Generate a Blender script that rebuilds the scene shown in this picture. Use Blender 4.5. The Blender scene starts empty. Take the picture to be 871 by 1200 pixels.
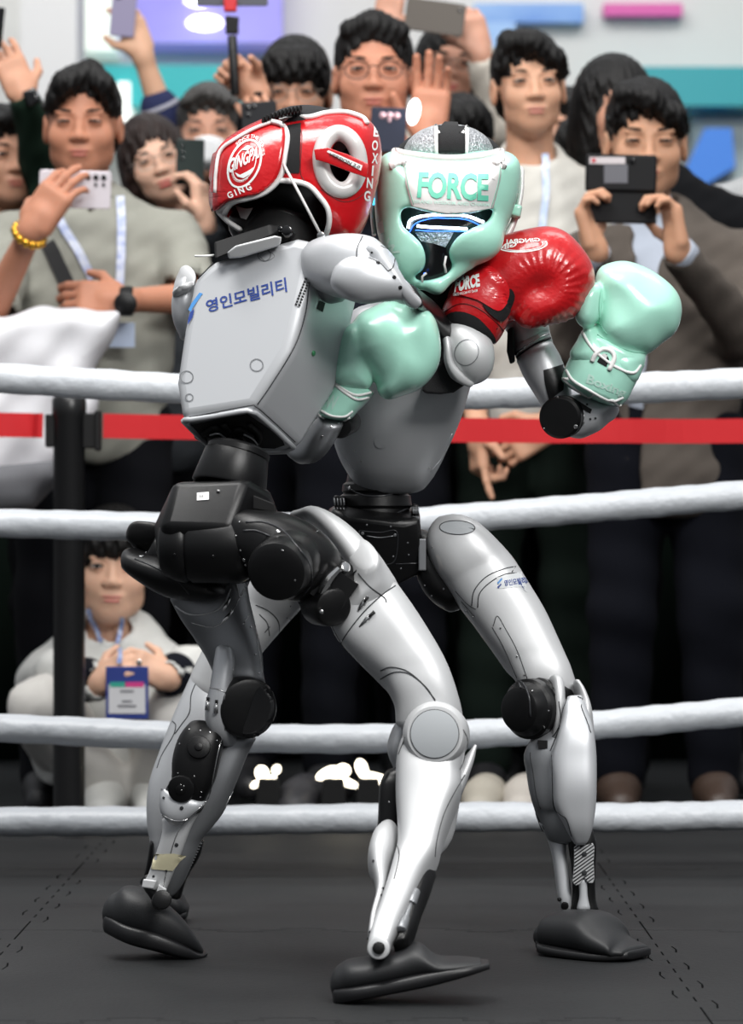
import bpy, bmesh, math, random
import numpy as np
from mathutils import Vector, Matrix
from mathutils.bvhtree import BVHTree
from mathutils.geometry import tessellate_polygon
random.seed(7)
SC = bpy.context.scene
COL = SC.collection
PI = math.pi

# ------------------------------------------------------------ camera
F, CX, CY, CH, CD = 3850.0, 435.5, 637.0, 0.62, 5.0     # focal (px of 871x1200), principal column, horizon row, height, distance
cam_d = bpy.data.cameras.new('camera')
cam = bpy.data.objects.new('camera', cam_d)
COL.objects.link(cam)
cam.location = (0, -CD, CH)
cam.rotation_euler = (PI / 2, 0, 0)
cam_d.sensor_width = 36
cam_d.lens = F * 36 / 1200
cam_d.shift_y = (CY - 600) / 1200
cam_d.clip_start = .05
cam_d.dof.use_dof = True
cam_d.dof.focus_distance = 4.95
cam_d.dof.aperture_fstop = 5.6
SC.camera = cam
SC.view_settings.view_transform = 'Standard'
SC.view_settings.look = 'None'
SC.view_settings.gamma = 1
SC.view_settings.exposure = 0.0
SC.cycles.use_denoising = True
SC.cycles.max_bounces = 6
SC.cycles.caustics_reflective = False
SC.cycles.caustics_refractive = False

# ------------------------------------------------------------ light of the hall
wd = bpy.data.worlds.new('hall')
SC.world = wd
wd.use_nodes = True
nt = wd.node_tree
bg = nt.nodes['Background']
tc = nt.nodes.new('ShaderNodeTexCoord')
sx = nt.nodes.new('ShaderNodeSeparateXYZ')
rp = nt.nodes.new('ShaderNodeValToRGB')
nt.links.new(tc.outputs['Generated'], sx.inputs[0])
mp = nt.nodes.new('ShaderNodeMapRange')
mp.inputs[1].default_value = -1
nt.links.new(sx.outputs[2], mp.inputs[0])
nt.links.new(mp.outputs[0], rp.inputs[0])
rp.color_ramp.elements[0].position = .42
rp.color_ramp.elements[0].color = (.035, .035, .037, 1)
rp.color_ramp.elements[1].position = .80
rp.color_ramp.elements[1].color = (.80, .83, .87, 1)
e = rp.color_ramp.elements.new(.54)
e.color = (.36, .37, .39, 1)
nt.links.new(rp.outputs[0], bg.inputs[0])
bg.inputs[1].default_value = .62


def area(name, loc, target, size, power, col=(1, 1, 1)):
    l = bpy.data.lights.new(name, 'AREA')
    l.shape = 'RECTANGLE'
    l.size, l.size_y = size
    l.energy = power
    l.color = col
    o = bpy.data.objects.new(name, l)
    o.location = loc
    o.rotation_euler = (Vector(target) - Vector(loc)).to_track_quat('-Z', 'Y').to_euler()
    COL.objects.link(o)
    return o


area('ceiling_light_panel', (-.8, -1.2, 4.6), (0, .1, .8), (2.2, 1.4), 175, (1, .99, .97))
area('ceiling_light_panel', (2.0, -4.0, 3.7), (.1, .1, .8), (1.8, 1.4), 210, (1, .99, .97))
area('ceiling_light_panel', (-1.6, 1.4, 4.4), (-.5, 3.0, 1.2), (2.4, 1.2), 62, (1, .98, .95))
area('ceiling_light_panel', (1.4, 1.4, 4.4), (.6, 3.0, 1.2), (2.4, 1.2), 54, (1, .98, .95))
area('ceiling_light_panel', (0, 5.5, 5.6), (0, 9.5, 1.5), (6, 2), 260, (1, 1, 1))


# ------------------------------------------------------------ materials
def lin(c):
    if isinstance(c, str):
        c = tuple(int(c[i:i + 2], 16) / 255 for i in (0, 2, 4))
    return tuple(x / 12.92 if x <= .04045 else ((x + .055) / 1.055) ** 2.4 for x in c)


MATS = {}


def mat(name, col, rough=.5, metal=0., coat=0., noise=0., nscale=40., bump=0., bscale=200., emit=0., spec=.5, sheen=0., alpha=1., sub=0., col2=None, stretch=None, bdist=.002):
    """principled material; noise mixes the colour with col2 (or a darker tone), bump gives fine relief"""
    if name in MATS:
        return MATS[name]
    m = bpy.data.materials.new(name)
    m.use_nodes = True
    t = m.node_tree
    b = t.nodes['Principled BSDF']
    c = lin(col)
    b.inputs['Base Color'].default_value = (*c, 1)
    b.inputs['Roughness'].default_value = rough
    b.inputs['Metallic'].default_value = metal
    b.inputs['Coat Weight'].default_value = coat
    b.inputs['Coat Roughness'].default_value = .15
    b.inputs['Specular IOR Level'].default_value = spec
    b.inputs['Sheen Weight'].default_value = sheen
    b.inputs['Alpha'].default_value = alpha
    if sub:
        b.inputs['Subsurface Weight'].default_value = sub
        b.inputs['Subsurface Radius'].default_value = (.012, .005, .003)
        b.inputs['Subsurface Scale'].default_value = 1.
    if emit:
        b.inputs['Emission Color'].default_value = (*c, 1)
        b.inputs['Emission Strength'].default_value = emit
    co = t.nodes.new('ShaderNodeTexCoord')
    src = co.outputs['Object']
    if stretch:
        mpn = t.nodes.new('ShaderNodeMapping')
        mpn.inputs['Scale'].default_value = stretch
        t.links.new(src, mpn.inputs[0])
        src = mpn.outputs[0]
    if noise:
        n = t.nodes.new('ShaderNodeTexNoise')
        n.inputs['Scale'].default_value = nscale
        n.inputs['Detail'].default_value = 4
        t.links.new(src, n.inputs['Vector'])
        r = t.nodes.new('ShaderNodeValToRGB')
        r.color_ramp.elements[0].position = .3
        r.color_ramp.elements[1].position = .7
        c2 = lin(col2) if col2 else tuple(x * (1 - noise) for x in c)
        r.color_ramp.elements[0].color = (*c2, 1)
        r.color_ramp.elements[1].color = (*c, 1)
        t.links.new(n.outputs[0], r.inputs[0])
        t.links.new(r.outputs[0], b.inputs['Base Color'])
    if bump:
        n = t.nodes.new('ShaderNodeTexNoise')
        n.inputs['Scale'].default_value = bscale
        n.inputs['Detail'].default_value = 3
        t.links.new(src, n.inputs['Vector'])
        bp = t.nodes.new('ShaderNodeBump')
        bp.inputs['Strength'].default_value = bump
        bp.inputs['Distance'].default_value = bdist
        t.links.new(n.outputs[0], bp.inputs['Height'])
        t.links.new(bp.outputs[0], b.inputs['Normal'])
    MATS[name] = m
    return m


# ------------------------------------------------------------ points
def W(px, py, Y):
    """the place in the hall seen at column px, row py when it stands at depth Y"""
    s = (Y + CD) / F
    return Vector(((px - CX) * s, Y, CH + (CY - py) * s))


def pxm(Y):
    return (Y + CD) / F


CAMP = Vector((0, -CD, CH))


def ray(px, py):
    return Vector(((px - CX) / F, 1, (CY - py) / F)).normalized()


# ------------------------------------------------------------ objects
def empty(name, loc, label=None, cat=None, group=None, kind=None):
    o = bpy.data.objects.new(name, None)
    COL.objects.link(o)
    o.location = loc
    o.empty_display_size = .1
    tag(o, label, cat, group, kind)
    return o


def tag(o, label=None, cat=None, group=None, kind=None):
    if label: o['label'] = label
    if cat: o['category'] = cat
    if group: o['group'] = group
    if kind: o['kind'] = kind
    return o


BV = {}


def root_of(o):
    v = Vector((0, 0, 0))
    while o is not None:
        v += o.location
        o = o.parent
    return v


def mk(name, verts, faces, m, parent=None, smooth=True, fm=None, label=None, bev=None, auto=None, sub=0, solid=0, ray_ok=True):
    """link one mesh object; verts are in hall coordinates. m may be a list with fm the slot of each face"""
    me = bpy.data.meshes.new(name)
    base = root_of(parent) if parent else Vector((0, 0, 0))
    v = np.asarray([tuple(p) for p in verts], dtype=float) if not isinstance(verts, np.ndarray) else verts
    if parent is None:
        base = Vector((float((v[:, 0].min() + v[:, 0].max()) / 2), float((v[:, 1].min() + v[:, 1].max()) / 2), float(v[:, 2].min())))
    loc = v - np.array(base)
    if isinstance(faces, np.ndarray):
        nf, k = faces.shape
        me.vertices.add(len(loc)); me.vertices.foreach_set('co', loc.astype(np.float32).ravel())
        me.loops.add(nf * k); me.loops.foreach_set('vertex_index', faces.astype(np.int32).ravel())
        me.polygons.add(nf)
        me.polygons.foreach_set('loop_start', np.arange(0, nf * k, k, dtype=np.int32))
        me.polygons.foreach_set('loop_total', np.full(nf, k, dtype=np.int32))
        me.update(calc_edges=True)
    else:
        me.from_pydata([tuple(p) for p in loc], [], [tuple(int(i) for i in f) for f in faces])
    me.validate()
    ms = m if isinstance(m, (list, tuple)) else [m]
    for q in ms: me.materials.append(q)
    if fm is not None and len(fm) == len(me.polygons):
        me.polygons.foreach_set('material_index', np.asarray(fm, dtype=np.int32))
    if smooth:
        me.polygons.foreach_set('use_smooth', np.ones(len(me.polygons), dtype=bool))
        if auto:
            me.set_sharp_from_angle(angle=math.radians(auto))
    o = bpy.data.objects.new(name, me)
    COL.objects.link(o)
    if parent is None:
        o.location = base
    else:
        o.parent = parent
    if bev:
        b = o.modifiers.new('bevel', 'BEVEL')
        b.width = bev; b.segments = 3; b.limit_method = 'ANGLE'; b.angle_limit = math.radians(28)
        b.harden_normals = False
    if sub:
        s = o.modifiers.new('sub', 'SUBSURF'); s.levels = s.render_levels = sub
    if label: o['label'] = label
    if ray_ok:
        BV[o.name] = BVHTree.FromPolygons([tuple(p) for p in v], [tuple(p.vertices) for p in me.polygons])
    return o


class M:
    """collects simple solids into one mesh"""

    def __init__(s):
        s.v, s.f = [], []

    def add(s, v, f):
        o = len(s.v)
        s.v += [Vector(p) for p in v]
        s.f += [tuple(i + o for i in q) for q in f]
        return s

    def box(s, c, size, rot=None):
        x, y, z = (q / 2 for q in size)
        vs = [Vector(p) for p in ((-x, -y, -z), (x, -y, -z), (x, y, -z), (-x, y, -z), (-x, -y, z), (x, -y, z), (x, y, z), (-x, y, z))]
        if rot is not None: vs = [rot @ p for p in vs]
        return s.add([p + Vector(c) for p in vs], [(3, 2, 1, 0), (4, 5, 6, 7), (0, 1, 5, 4), (1, 2, 6, 5), (2, 3, 7, 6), (3, 0, 4, 7)])

    def hull(s, pts):
        bm = bmesh.new()
        for p in pts: bm.verts.new(p)
        r = bmesh.ops.convex_hull(bm, input=bm.verts)
        bmesh.ops.delete(bm, geom=list({g for g in r['geom_interior'] + r['geom_unused'] if isinstance(g, bmesh.types.BMVert)}), context='VERTS')
        bmesh.ops.dissolve_limit(bm, angle_limit=math.radians(6), verts=bm.verts, edges=bm.edges)
        bmesh.ops.recalc_face_normals(bm, faces=bm.faces)
        bm.verts.index_update()
        s.add([p.co.copy() for p in bm.verts], [[q.index for q in f.verts] for f in bm.faces])
        bm.free()
        return s

    def prism(s, poly, vec, taper=1.):
        """closed polygon of points swept by vec, its far end scaled by taper"""
        n = len(poly)
        c = sum((Vector(p) for p in poly), Vector()) / n
        far = [c + (Vector(p) - c) * taper + Vector(vec) for p in poly]
        f = [tuple(range(n)), tuple(range(2 * n - 1, n - 1, -1))] + [(i, i + n, (i + 1) % n + n, (i + 1) % n) for i in range(n)]
        vs = [Vector(p) for p in poly] + far
        # face direction
        nrm = Vector()
        for i in range(n): nrm += Vector(poly[i]).cross(Vector(poly[(i + 1) % n]))
        if nrm.dot(Vector(vec)) > 0: f = [tuple(reversed(q)) for q in f]
        return s.add(vs, f)

    def lathe(s, p0, p1, prof, n=28, sx=1., squash_axis=None):
        """rings (distance along p0->p1, radius); closed at both ends"""
        p0, p1 = Vector(p0), Vector(p1)
        ax = (p1 - p0).normalized()
        u = ax.cross(Vector((0, 0, 1)))
        if u.length < .05: u = ax.cross(Vector((1, 0, 0)))
        u.normalize(); w = u.cross(ax)
        vs, f = [], []
        for t, r in prof:
            for i in range(n):
                a = 2 * PI * i / n
                vs.append(p0 + ax * t + u * math.cos(a) * r * sx + w * math.sin(a) * r)
        k = len(prof)
        for j in range(k - 1):
            for i in range(n):
                f.append((j * n + i, j * n + (i + 1) % n, (j + 1) * n + (i + 1) % n, (j + 1) * n + i))
        f.append(tuple(range(n - 1, -1, -1))); f.append(tuple(range((k - 1) * n, k * n)))
        return s.add(vs, f)

    def cyl(s, p0, p1, r0, r1=None, bev=.002, n=28):
        r1 = r0 if r1 is None else r1
        L = (Vector(p1) - Vector(p0)).length
        b = min(bev, L / 3, r0 / 2 + 1e-5)
        return s.lathe(p0, p1, [(0, r0 - b), (b * .3, r0 - b * .3), (b, r0), (L - b, r1), (L - b * .3, r1 - b * .3), (L, r1 - b)], n)

    def ell(s, c, r, rot=None, n=14):
        vs, f = [], []
        for j in range(n + 1):
            for i in range(2 * n):
                a, b = PI * j / n, PI * i / n
                p = Vector((r[0] * math.sin(a) * math.cos(b), r[1] * math.sin(a) * math.sin(b), r[2] * math.cos(a)))
                vs.append((rot @ p if rot is not None else p) + Vector(c))
        for j in range(n):
            for i in range(2 * n):
                f.append((j * 2 * n + i, (j + 1) * 2 * n + i, (j + 1) * 2 * n + (i + 1) % (2 * n), j * 2 * n + (i + 1) % (2 * n)))
        return s.add(vs, f)

    def tube(s, pts, r, n=8, closed=False, flat=None):
        """round tube along points; r a number or a list; flat=(width, thickness, normal) gives a ribbon"""
        pts = [Vector(p) for p in pts]
        k = len(pts)
        vs, f = [], []
        pu = None
        for i, p in enumerate(pts):
            a = pts[(i - 1) % k] if (closed or i > 0) else p
            b = pts[(i + 1) % k] if (closed or i < k - 1) else p
            t = (b - a).normalized() if (b - a).length > 1e-9 else Vector((0, 0, 1))
            if flat:
                nn = Vector(flat[2][i] if isinstance(flat[2], list) else flat[2])
                u = t.cross(nn).normalized(); w = nn.normalized()
                for sx_, sy_ in ((-1, -1), (1, -1), (1, 1), (-1, 1)):
                    vs.append(p + u * sx_ * flat[0] / 2 + w * sy_ * flat[1] / 2)
                continue
            if pu is None:
                u = t.cross(Vector((0, 1, .01)))
                if u.length < .1: u = t.cross(Vector((1, 0, 0)))
            else:
                u = pu - t * pu.dot(t)
            u.normalize(); pu = u
            w = t.cross(u)
            rr = r[i] if isinstance(r, (list, tuple)) else r
            for q in range(n):
                an = 2 * PI * q / n
                vs.append(p + u * math.cos(an) * rr + w * math.sin(an) * rr)
        if flat: n = 4
        for i in range(k if closed else k - 1):
            j = (i + 1) % k
            for q in range(n):
                f.append((i * n + q, i * n + (q + 1) % n, j * n + (q + 1) % n, j * n + q))
        if not closed:
            f.append(tuple(range(n - 1, -1, -1))); f.append(tuple(range((k - 1) * n, k * n)))
        return s.add(vs, f)

    def build(s, name, m, parent=None, **kw):
        return mk(name, s.v, s.f, m, parent, **kw)


def catmull(P, m):
    """P: list of tuples; m subdivisions per span"""
    P = [np.array(p, dtype=float) for p in P]
    out = []
    n = len(P)
    for i in range(n - 1):
        a = P[i - 1] if i > 0 else 2 * P[0] - P[1]
        b, c = P[i], P[i + 1]
        d = P[i + 2] if i + 2 < n else 2 * P[-1] - P[-2]
        for k in range(m):
            t = k / m
            out.append(.5 * ((2 * b) + (-a + c) * t + (2 * a - 5 * b + 4 * c - d) * t * t + (-a + 3 * b - 3 * c + d) * t ** 3))
    out.append(P[-1])
    return out


def smooth_line(P, m=6, closed=False):
    if closed:
        Q = [P[-1]] + list(P) + [P[0], P[1]]
        o = catmull(Q, m)
        return o[m:-m - 1]
    return catmull(P, m)


def loft(st, m=4, n=36, exp=2.4, cap=.5):
    """solid through stations (left px, left py, right px, right py, depth Y, half thickness, [Y lean of the right side]); superellipse sections"""
    st = [tuple(s) + (0,) * (7 - len(s)) for s in st]
    S = catmull(st, m) if m > 1 else [np.array(s, float) for s in st]
    cen, us, bs = [], [], []
    for s in S:
        L, R = W(s[0], s[1], s[4] - s[6] / 2), W(s[2], s[3], s[4] + s[6] / 2)
        cen.append((L + R) / 2); us.append((R - L) / 2); bs.append(max(s[5], .001))
    rings = []
    k = len(S)

    def ring(c, u, b, t, sc=1.):
        v = t.cross(u)
        v = v.normalized() * b if v.length > 1e-9 else Vector((0, b, 0))
        out = []
        for i in range(n):
            a = 2 * PI * i / n
            ca, sa = math.cos(a), math.sin(a)
            x = math.copysign(abs(ca) ** (2 / exp), ca); y = math.copysign(abs(sa) ** (2 / exp), sa)
            out.append(c + u * x * sc + v * y * sc)
        return out
    T = []
    for i in range(k):
        t = cen[min(i + 1, k - 1)] - cen[max(i - 1, 0)]
        T.append(t.normalized() if t.length > 1e-9 else Vector((0, 0, -1)))
    h0, h1 = min(bs[0], us[0].length) * cap, min(bs[-1], us[-1].length) * cap
    for q in (0., .35, .7): rings.append(ring(cen[0] - T[0] * h0 * math.cos(math.asin(max(q, .0))) * (1 if q < 1 else 0), us[0], bs[0], T[0], max(q, .02)))
    rings.append(ring(cen[0] - T[0] * h0 * .3, us[0], bs[0], T[0], .93))
    for i in range(k): rings.append(ring(cen[i], us[i], bs[i], T[i]))
    rings.append(ring(cen[-1] + T[-1] * h1 * .3, us[-1], bs[-1], T[-1], .93))
    for q in (.7, .35, 0.): rings.append(ring(cen[-1] + T[-1] * h1 * math.cos(math.asin(q)), us[-1], bs[-1], T[-1], max(q, .02)))
    vs = [p for r in rings for p in r]
    f = []
    for j in range(len(rings) - 1):
        for i in range(n):
            f.append((j * n + i, j * n + (i + 1) % n, (j + 1) * n + (i + 1) % n, (j + 1) * n + i))
    f.append(tuple(range(n - 1, -1, -1))); f.append(tuple(range((len(rings) - 1) * n, len(rings) * n)))
    return vs, f


def loftobj(name, st, m_, parent, m=4, n=36, exp=2.4, cap=.5, **kw):
    v, f = loft(st, m, n, exp, cap)
    return mk(name, v, f, m_, parent, **kw)


# ------------------------------------------------------------ marks laid on a surface
def hit(objs, px, py, off=.0006):
    """the point of the named parts seen at px, py, and its normal"""
    d = ray(px, py)
    best = None
    for o in objs:
        h = BV[o.name].ray_cast(CAMP, d)
        if h[0] is not None and (best is None or h[3] < best[3]): best = h
    if best is None:
        for o in objs:
            dist = (root_of(o) - CAMP).length
            for q in (0,):
                p = CAMP + d * 4.9
                h = BV[o.name].find_nearest(p)
                p = CAMP + d * ((h[0] - CAMP).dot(d))
                h = BV[o.name].find_nearest(p)
                if h[0] is not None and (best is None or h[3] < best[3]): best = h
    p, nr = best[0], best[1]
    if nr.dot(d) > 0: nr = -nr
    return p + nr * off, nr


def flat_mesh(polys, L):
    """triangulate 2-D polygons and split their long edges"""
    bm = bmesh.new()
    for poly in polys:
        tr = tessellate_polygon([[Vector((p[0], p[1], 0)) for p in poly]])
        vs = [bm.verts.new((p[0], p[1], 0)) for p in poly]
        for t in tr:
            try: bm.faces.new([vs[i] for i in t])
            except ValueError: pass
    split(bm, L)
    v = [(p.co.x, p.co.y) for p in bm.verts]
    bm.verts.index_update()
    f = [[q.index for q in fc.verts] for fc in bm.faces]
    bm.free()
    return v, f


def split(bm, L):
    for _ in range(7):
        es = [e_ for e_ in bm.edges if e_.calc_length() > L]
        if not es: break
        bmesh.ops.subdivide_edges(bm, edges=es, cuts=1)
        bmesh.ops.triangulate(bm, faces=[f_ for f_ in bm.faces if len(f_.verts) > 3])


def lay(name, verts2, faces, objs, m, parent, off=.0007, **kw):
    vs = [hit(objs, x, y, off)[0] for x, y in verts2]
    # orient towards the viewer
    fs = []
    for f in faces:
        a, b, c = (vs[f[i]] for i in (0, 1, 2))
        n_ = (b - a).cross(c - a)
        fs.append(tuple(f) if n_.dot(a - CAMP) < 0 else tuple(reversed(f)))
    return mk(name, vs, fs, m, parent, ray_ok=False, **kw)


def patch(name, poly, objs, m, parent, L=6, off=.0007, sm=0, th=0, **kw):
    if sm: poly = [tuple(p) for p in smooth_line(poly, sm, True)]
    v, f = flat_mesh([poly], L)
    o = lay(name, v, f, objs, m, parent, off, **kw)
    if th:
        md = o.modifiers.new('thick', 'SOLIDIFY'); md.thickness = th; md.offset = -1
        BV[o.name] = BVHTree.FromPolygons([tuple(p.co + root_of(parent)) for p in o.data.vertices], [tuple(p.vertices) for p in o.data.polygons])
    return o


def seam(name, lines, objs, m, parent, r=.0011, step=4, n=6, off=0., sm=5, closed=False):
    """thin bead that follows the surface under the given pixel lines"""
    g = M()
    for ln in lines:
        P = smooth_line(ln, sm, closed) if (sm and len(ln) > 2) else [np.array(p, float) for p in ln]
        Q = [P[0]]
        for a, b in zip(P, P[1:]):
            k = max(1, int(math.hypot(*(b - a)) / step))
            for i in range(1, k + 1): Q.append(a + (b - a) * i / k)
        g.tube([hit(objs, q[0], q[1], off)[0] for q in Q], r, n, closed=closed)
    o = g.build(name, m, parent, ray_ok=False)
    if len(lines) > 1: o['kind'] = 'stuff'
    return o


def bolts(name, pts, objs, m, parent, r=.0022, h=.0016):
    g = M()
    for p in pts:
        q, nr = hit(objs, p[0], p[1], 0)
        rr = p[2] if len(p) > 2 else r
        g.cyl(q - nr * .001, q + nr * h, rr, bev=.0005, n=10)
    o = g.build(name, m, parent, ray_ok=False)
    if len(pts) > 1: o['kind'] = 'stuff'
    return o


def text2d(s, bold=0., spacing=1., font=None, shear=0.):
    cu = bpy.data.curves.new('t', 'FONT')
    cu.body = s
    cu.offset = bold
    cu.space_character = spacing
    cu.shear = shear
    cu.resolution_u = 3
    o = bpy.data.objects.new('t', cu)
    COL.objects.link(o)
    me = bpy.data.meshes.new_from_object(o)
    bm = bmesh.new(); bm.from_mesh(me)
    bmesh.ops.triangulate(bm, faces=bm.faces)
    bpy.data.objects.remove(o); bpy.data.curves.remove(cu); bpy.data.meshes.remove(me)
    return bm


def text_on(name, s, quad, objs, m, parent, bold=.012, spacing=1., L=6, off=.0009, shear=0., arc=None, **kw):
    """lettering mapped to the pixel quad (bottom-left, bottom-right, top-right, top-left) and laid on the parts;
    arc=(cx, cy, rx, ry, a0, a1, h) sets it round an ellipse instead"""
    bm = text2d(s, bold, spacing, shear=shear)
    xs = [v.co.x for v in bm.verts]; ys = [v.co.y for v in bm.verts]
    x0, x1, y0, y1 = min(xs), max(xs), min(ys), max(ys)
    for v in bm.verts:
        u, w = (v.co.x - x0) / (x1 - x0), (v.co.y - y0) / (y1 - y0)
        if arc:
            cx, cy, rx, ry, a0, a1, h = arc[:7]
            rot = arc[7] if len(arc) > 7 else 0
            a = math.radians(a0 + (a1 - a0) * u)
            k = 1 + h * (w if a1 > a0 or h > 0 else w)
            X, Y_ = rx * k * math.sin(a), -ry * k * math.cos(a)
            c_, s_ = math.cos(rot), math.sin(rot)
            v.co = (cx + X * c_ - Y_ * s_, cy + X * s_ + Y_ * c_, 0)
        else:
            b = (1 - u) * np.array(quad[0]) + u * np.array(quad[1])
            t = (1 - u) * np.array(quad[3]) + u * np.array(quad[2])
            p = (1 - w) * b + w * t
            v.co = (p[0], p[1], 0)
    split(bm, L)
    bm.verts.index_update()
    v2 = [(v.co.x, v.co.y) for v in bm.verts]
    f = [[q.index for q in fc.verts] for fc in bm.faces]
    bm.free()
    return lay(name, v2, f, objs, m, parent, off, smooth=False, **kw)


def ring_poly(cx, cy, rx, ry, w, rot=0, n=40, a0=0, a1=360):
    """annulus as quads in pixels -> verts, faces"""
    v, f = [], []
    full = a1 - a0 >= 360
    k = n if full else n + 1
    for i in range(k):
        a = math.radians(a0 + (a1 - a0) * i / n)
        for q in (0, 1):
            x, y = (rx - q * w) * math.cos(a), (ry - q * w) * math.sin(a)
            v.append((cx + x * math.cos(rot) - y * math.sin(rot), cy + x * math.sin(rot) + y * math.cos(rot)))
    for i in range(n):
        j = (i + 1) % k
        f.append((2 * i, 2 * i + 1, 2 * j + 1, 2 * j))
    return v, f


# ------------------------------------------------------------ smooth solids (distance fields meshed with surface nets)
def axis(segs):
    """grid line from [(start, end, step), ...]"""
    out = [segs[0][0]]
    for a, b, h in segs:
        k = max(1, int(round((b - out[-1]) / h)))
        s = out[-1]
        out += [s + (b - s) * (i + 1) / k for i in range(k)]
    return np.array(out, dtype=np.float32)


class SDF:
    def __init__(s, lo, hi, h, ax=None):
        if ax: s.ax = ax
        else: s.ax = [np.arange(lo[i], hi[i] + h, h, dtype=np.float32) for i in range(3)]
        s.h = h
        s.D = np.full([len(a) for a in s.ax], 1., dtype=np.float32)
        s.T = None

    def sub_(s, lo, hi):
        sl = []
        for i in range(3):
            a = np.searchsorted(s.ax[i], lo[i]); b = np.searchsorted(s.ax[i], hi[i])
            if b <= a: return None, None
            sl.append(slice(a, b))
        g = [s.ax[0][sl[0]][:, None, None], s.ax[1][sl[1]][None, :, None], s.ax[2][sl[2]][None, None, :]]
        return tuple(sl), g

    def put(s, lo, hi, fn, k, op):
        m = max(k, 2 * s.h) + s.h * 2 + .004
        sl, g = s.sub_([q - m for q in lo], [q + m for q in hi])
        if sl is None: return s
        d = fn(*g).astype(np.float32)
        A = s.D[sl]
        if op == 'u':
            if k > 0:
                hh = np.clip(.5 + .5 * (d - A) / k, 0, 1)
                # near the edge of the patch the blend must vanish
                r = d * (1 - hh) + A * hh - k * hh * (1 - hh)
                s.D[sl] = np.where(A > .9, d, r) if False else np.minimum(np.minimum(A, d), r)
            else: s.D[sl] = np.minimum(A, d)
        elif op == 's':
            d = -d
            if k > 0:
                hh = np.clip(.5 - .5 * (d - A) / k, 0, 1)
                s.D[sl] = np.maximum(np.maximum(A, d), d * (1 - hh) + A * hh + k * hh * (1 - hh))
            else: s.D[sl] = np.maximum(A, d)
        elif op == 'd':
            s.D[sl] = A + d
        return s

    def cap(s, a, b, ra, rb=None, k=.01, op='u'):
        rb = ra if rb is None else rb
        a, b = np.array(a, float), np.array(b, float)
        ba = b - a
        L2 = max(ba @ ba, 1e-9)
        R = max(ra, rb)

        def fn(x, y, z):
            t = np.clip(((x - a[0]) * ba[0] + (y - a[1]) * ba[1] + (z - a[2]) * ba[2]) / L2, 0, 1)
            return np.sqrt((x - a[0] - t * ba[0]) ** 2 + (y - a[1] - t * ba[1]) ** 2 + (z - a[2] - t * ba[2]) ** 2) - (ra + (rb - ra) * t)
        return s.put(np.minimum(a, b) - R, np.maximum(a, b) + R, fn, k, op)

    def path(s, pts, rs, k=.01, op='u'):
        if not isinstance(rs, (list, tuple)): rs = [rs] * len(pts)
        for i in range(len(pts) - 1): s.cap(pts[i], pts[i + 1], rs[i], rs[i + 1], k, op)
        return s

    def ell(s, c, r, rot=None, k=.01, op='u'):
        c = np.array(c, float)
        R = np.array(rot.to_3x3()).T if rot is not None else np.eye(3)      # world -> local rows
        mr = max(r)

        def fn(x, y, z):
            x, y, z = x - c[0], y - c[1], z - c[2]
            if rot is not None:
                x, y, z = (R[0, 0] * x + R[0, 1] * y + R[0, 2] * z, R[1, 0] * x + R[1, 1] * y + R[1, 2] * z, R[2, 0] * x + R[2, 1] * y + R[2, 2] * z)
            k0 = np.sqrt((x / r[0]) ** 2 + (y / r[1]) ** 2 + (z / r[2]) ** 2)
            k1 = np.sqrt((x / r[0] ** 2) ** 2 + (y / r[1] ** 2) ** 2 + (z / r[2] ** 2) ** 2) + 1e-6
            return k0 * (k0 - 1) / k1
        e_ = [mr] * 3 if rot is not None else list(r)
        return s.put(c - e_, c + e_, fn, k, op)

    def box(s, c, h_, rd=.005, rot=None, k=.0, op='u'):
        c = np.array(c, float)
        R = np.array(rot.to_3x3()).T if rot is not None else np.eye(3)
        mr = math.sqrt(sum(q * q for q in h_))

        def fn(x, y, z):
            x, y, z = x - c[0], y - c[1], z - c[2]
            if rot is not None:
                x, y, z = (R[0, 0] * x + R[0, 1] * y + R[0, 2] * z, R[1, 0] * x + R[1, 1] * y + R[1, 2] * z, R[2, 0] * x + R[2, 1] * y + R[2, 2] * z)
            qx, qy, qz = abs(x) - (h_[0] - rd), abs(y) - (h_[1] - rd), abs(z) - (h_[2] - rd)
            o = np.sqrt(np.maximum(qx, 0) ** 2 + np.maximum(qy, 0) ** 2 + np.maximum(qz, 0) ** 2)
            return o + np.minimum(np.maximum(np.maximum(qx, qy), qz), 0) - rd
        e_ = [mr] * 3 if rot is not None else list(h_)
        return s.put(c - e_, c + e_, fn, k, op)

    def poly(s, pts, Yc, hy, rd=.01, k=0., op='u', sm=0):
        """pixel outline given real thickness: hy either side of depth Yc, edges rounded by rd"""
        if sm: pts = [tuple(p) for p in smooth_line(pts, sm, True)]
        P = [W(x, y, Yc) for x, y in pts]
        lo = [min(p[i] for p in P) for i in range(3)]; hi = [max(p[i] for p in P) for i in range(3)]
        lo[1], hi[1] = Yc - hy, Yc + hy
        A = np.array(pts, float)

        def fn(x, y, z):
            sc = (y + CD) / F
            u = CX + x / sc; v = CY - (z - CH) / sc
            u, v = np.broadcast_arrays(u, v)
            best = np.full(u.shape, 1e9); sg = np.ones(u.shape)
            n_ = len(A)
            for i in range(n_):
                a, b = A[i], A[(i + 1) % n_]
                ex, ey = b - a
                wx, wy = u - a[0], v - a[1]
                t = np.clip((wx * ex + wy * ey) / (ex * ex + ey * ey + 1e-9), 0, 1)
                best = np.minimum(best, (wx - ex * t) ** 2 + (wy - ey * t) ** 2)
                c1 = v >= a[1]; c2 = v < b[1]; c3 = ex * wy > ey * wx
                sg = np.where((c1 & c2 & c3) | (~c1 & ~c2 & ~c3), -sg, sg)
            d2 = np.sqrt(best) * sg * (Yc + CD) / F
            dy = np.broadcast_to(np.abs(y - Yc) - hy, d2.shape)
            q0, q1_ = d2 + rd, dy + rd
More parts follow.
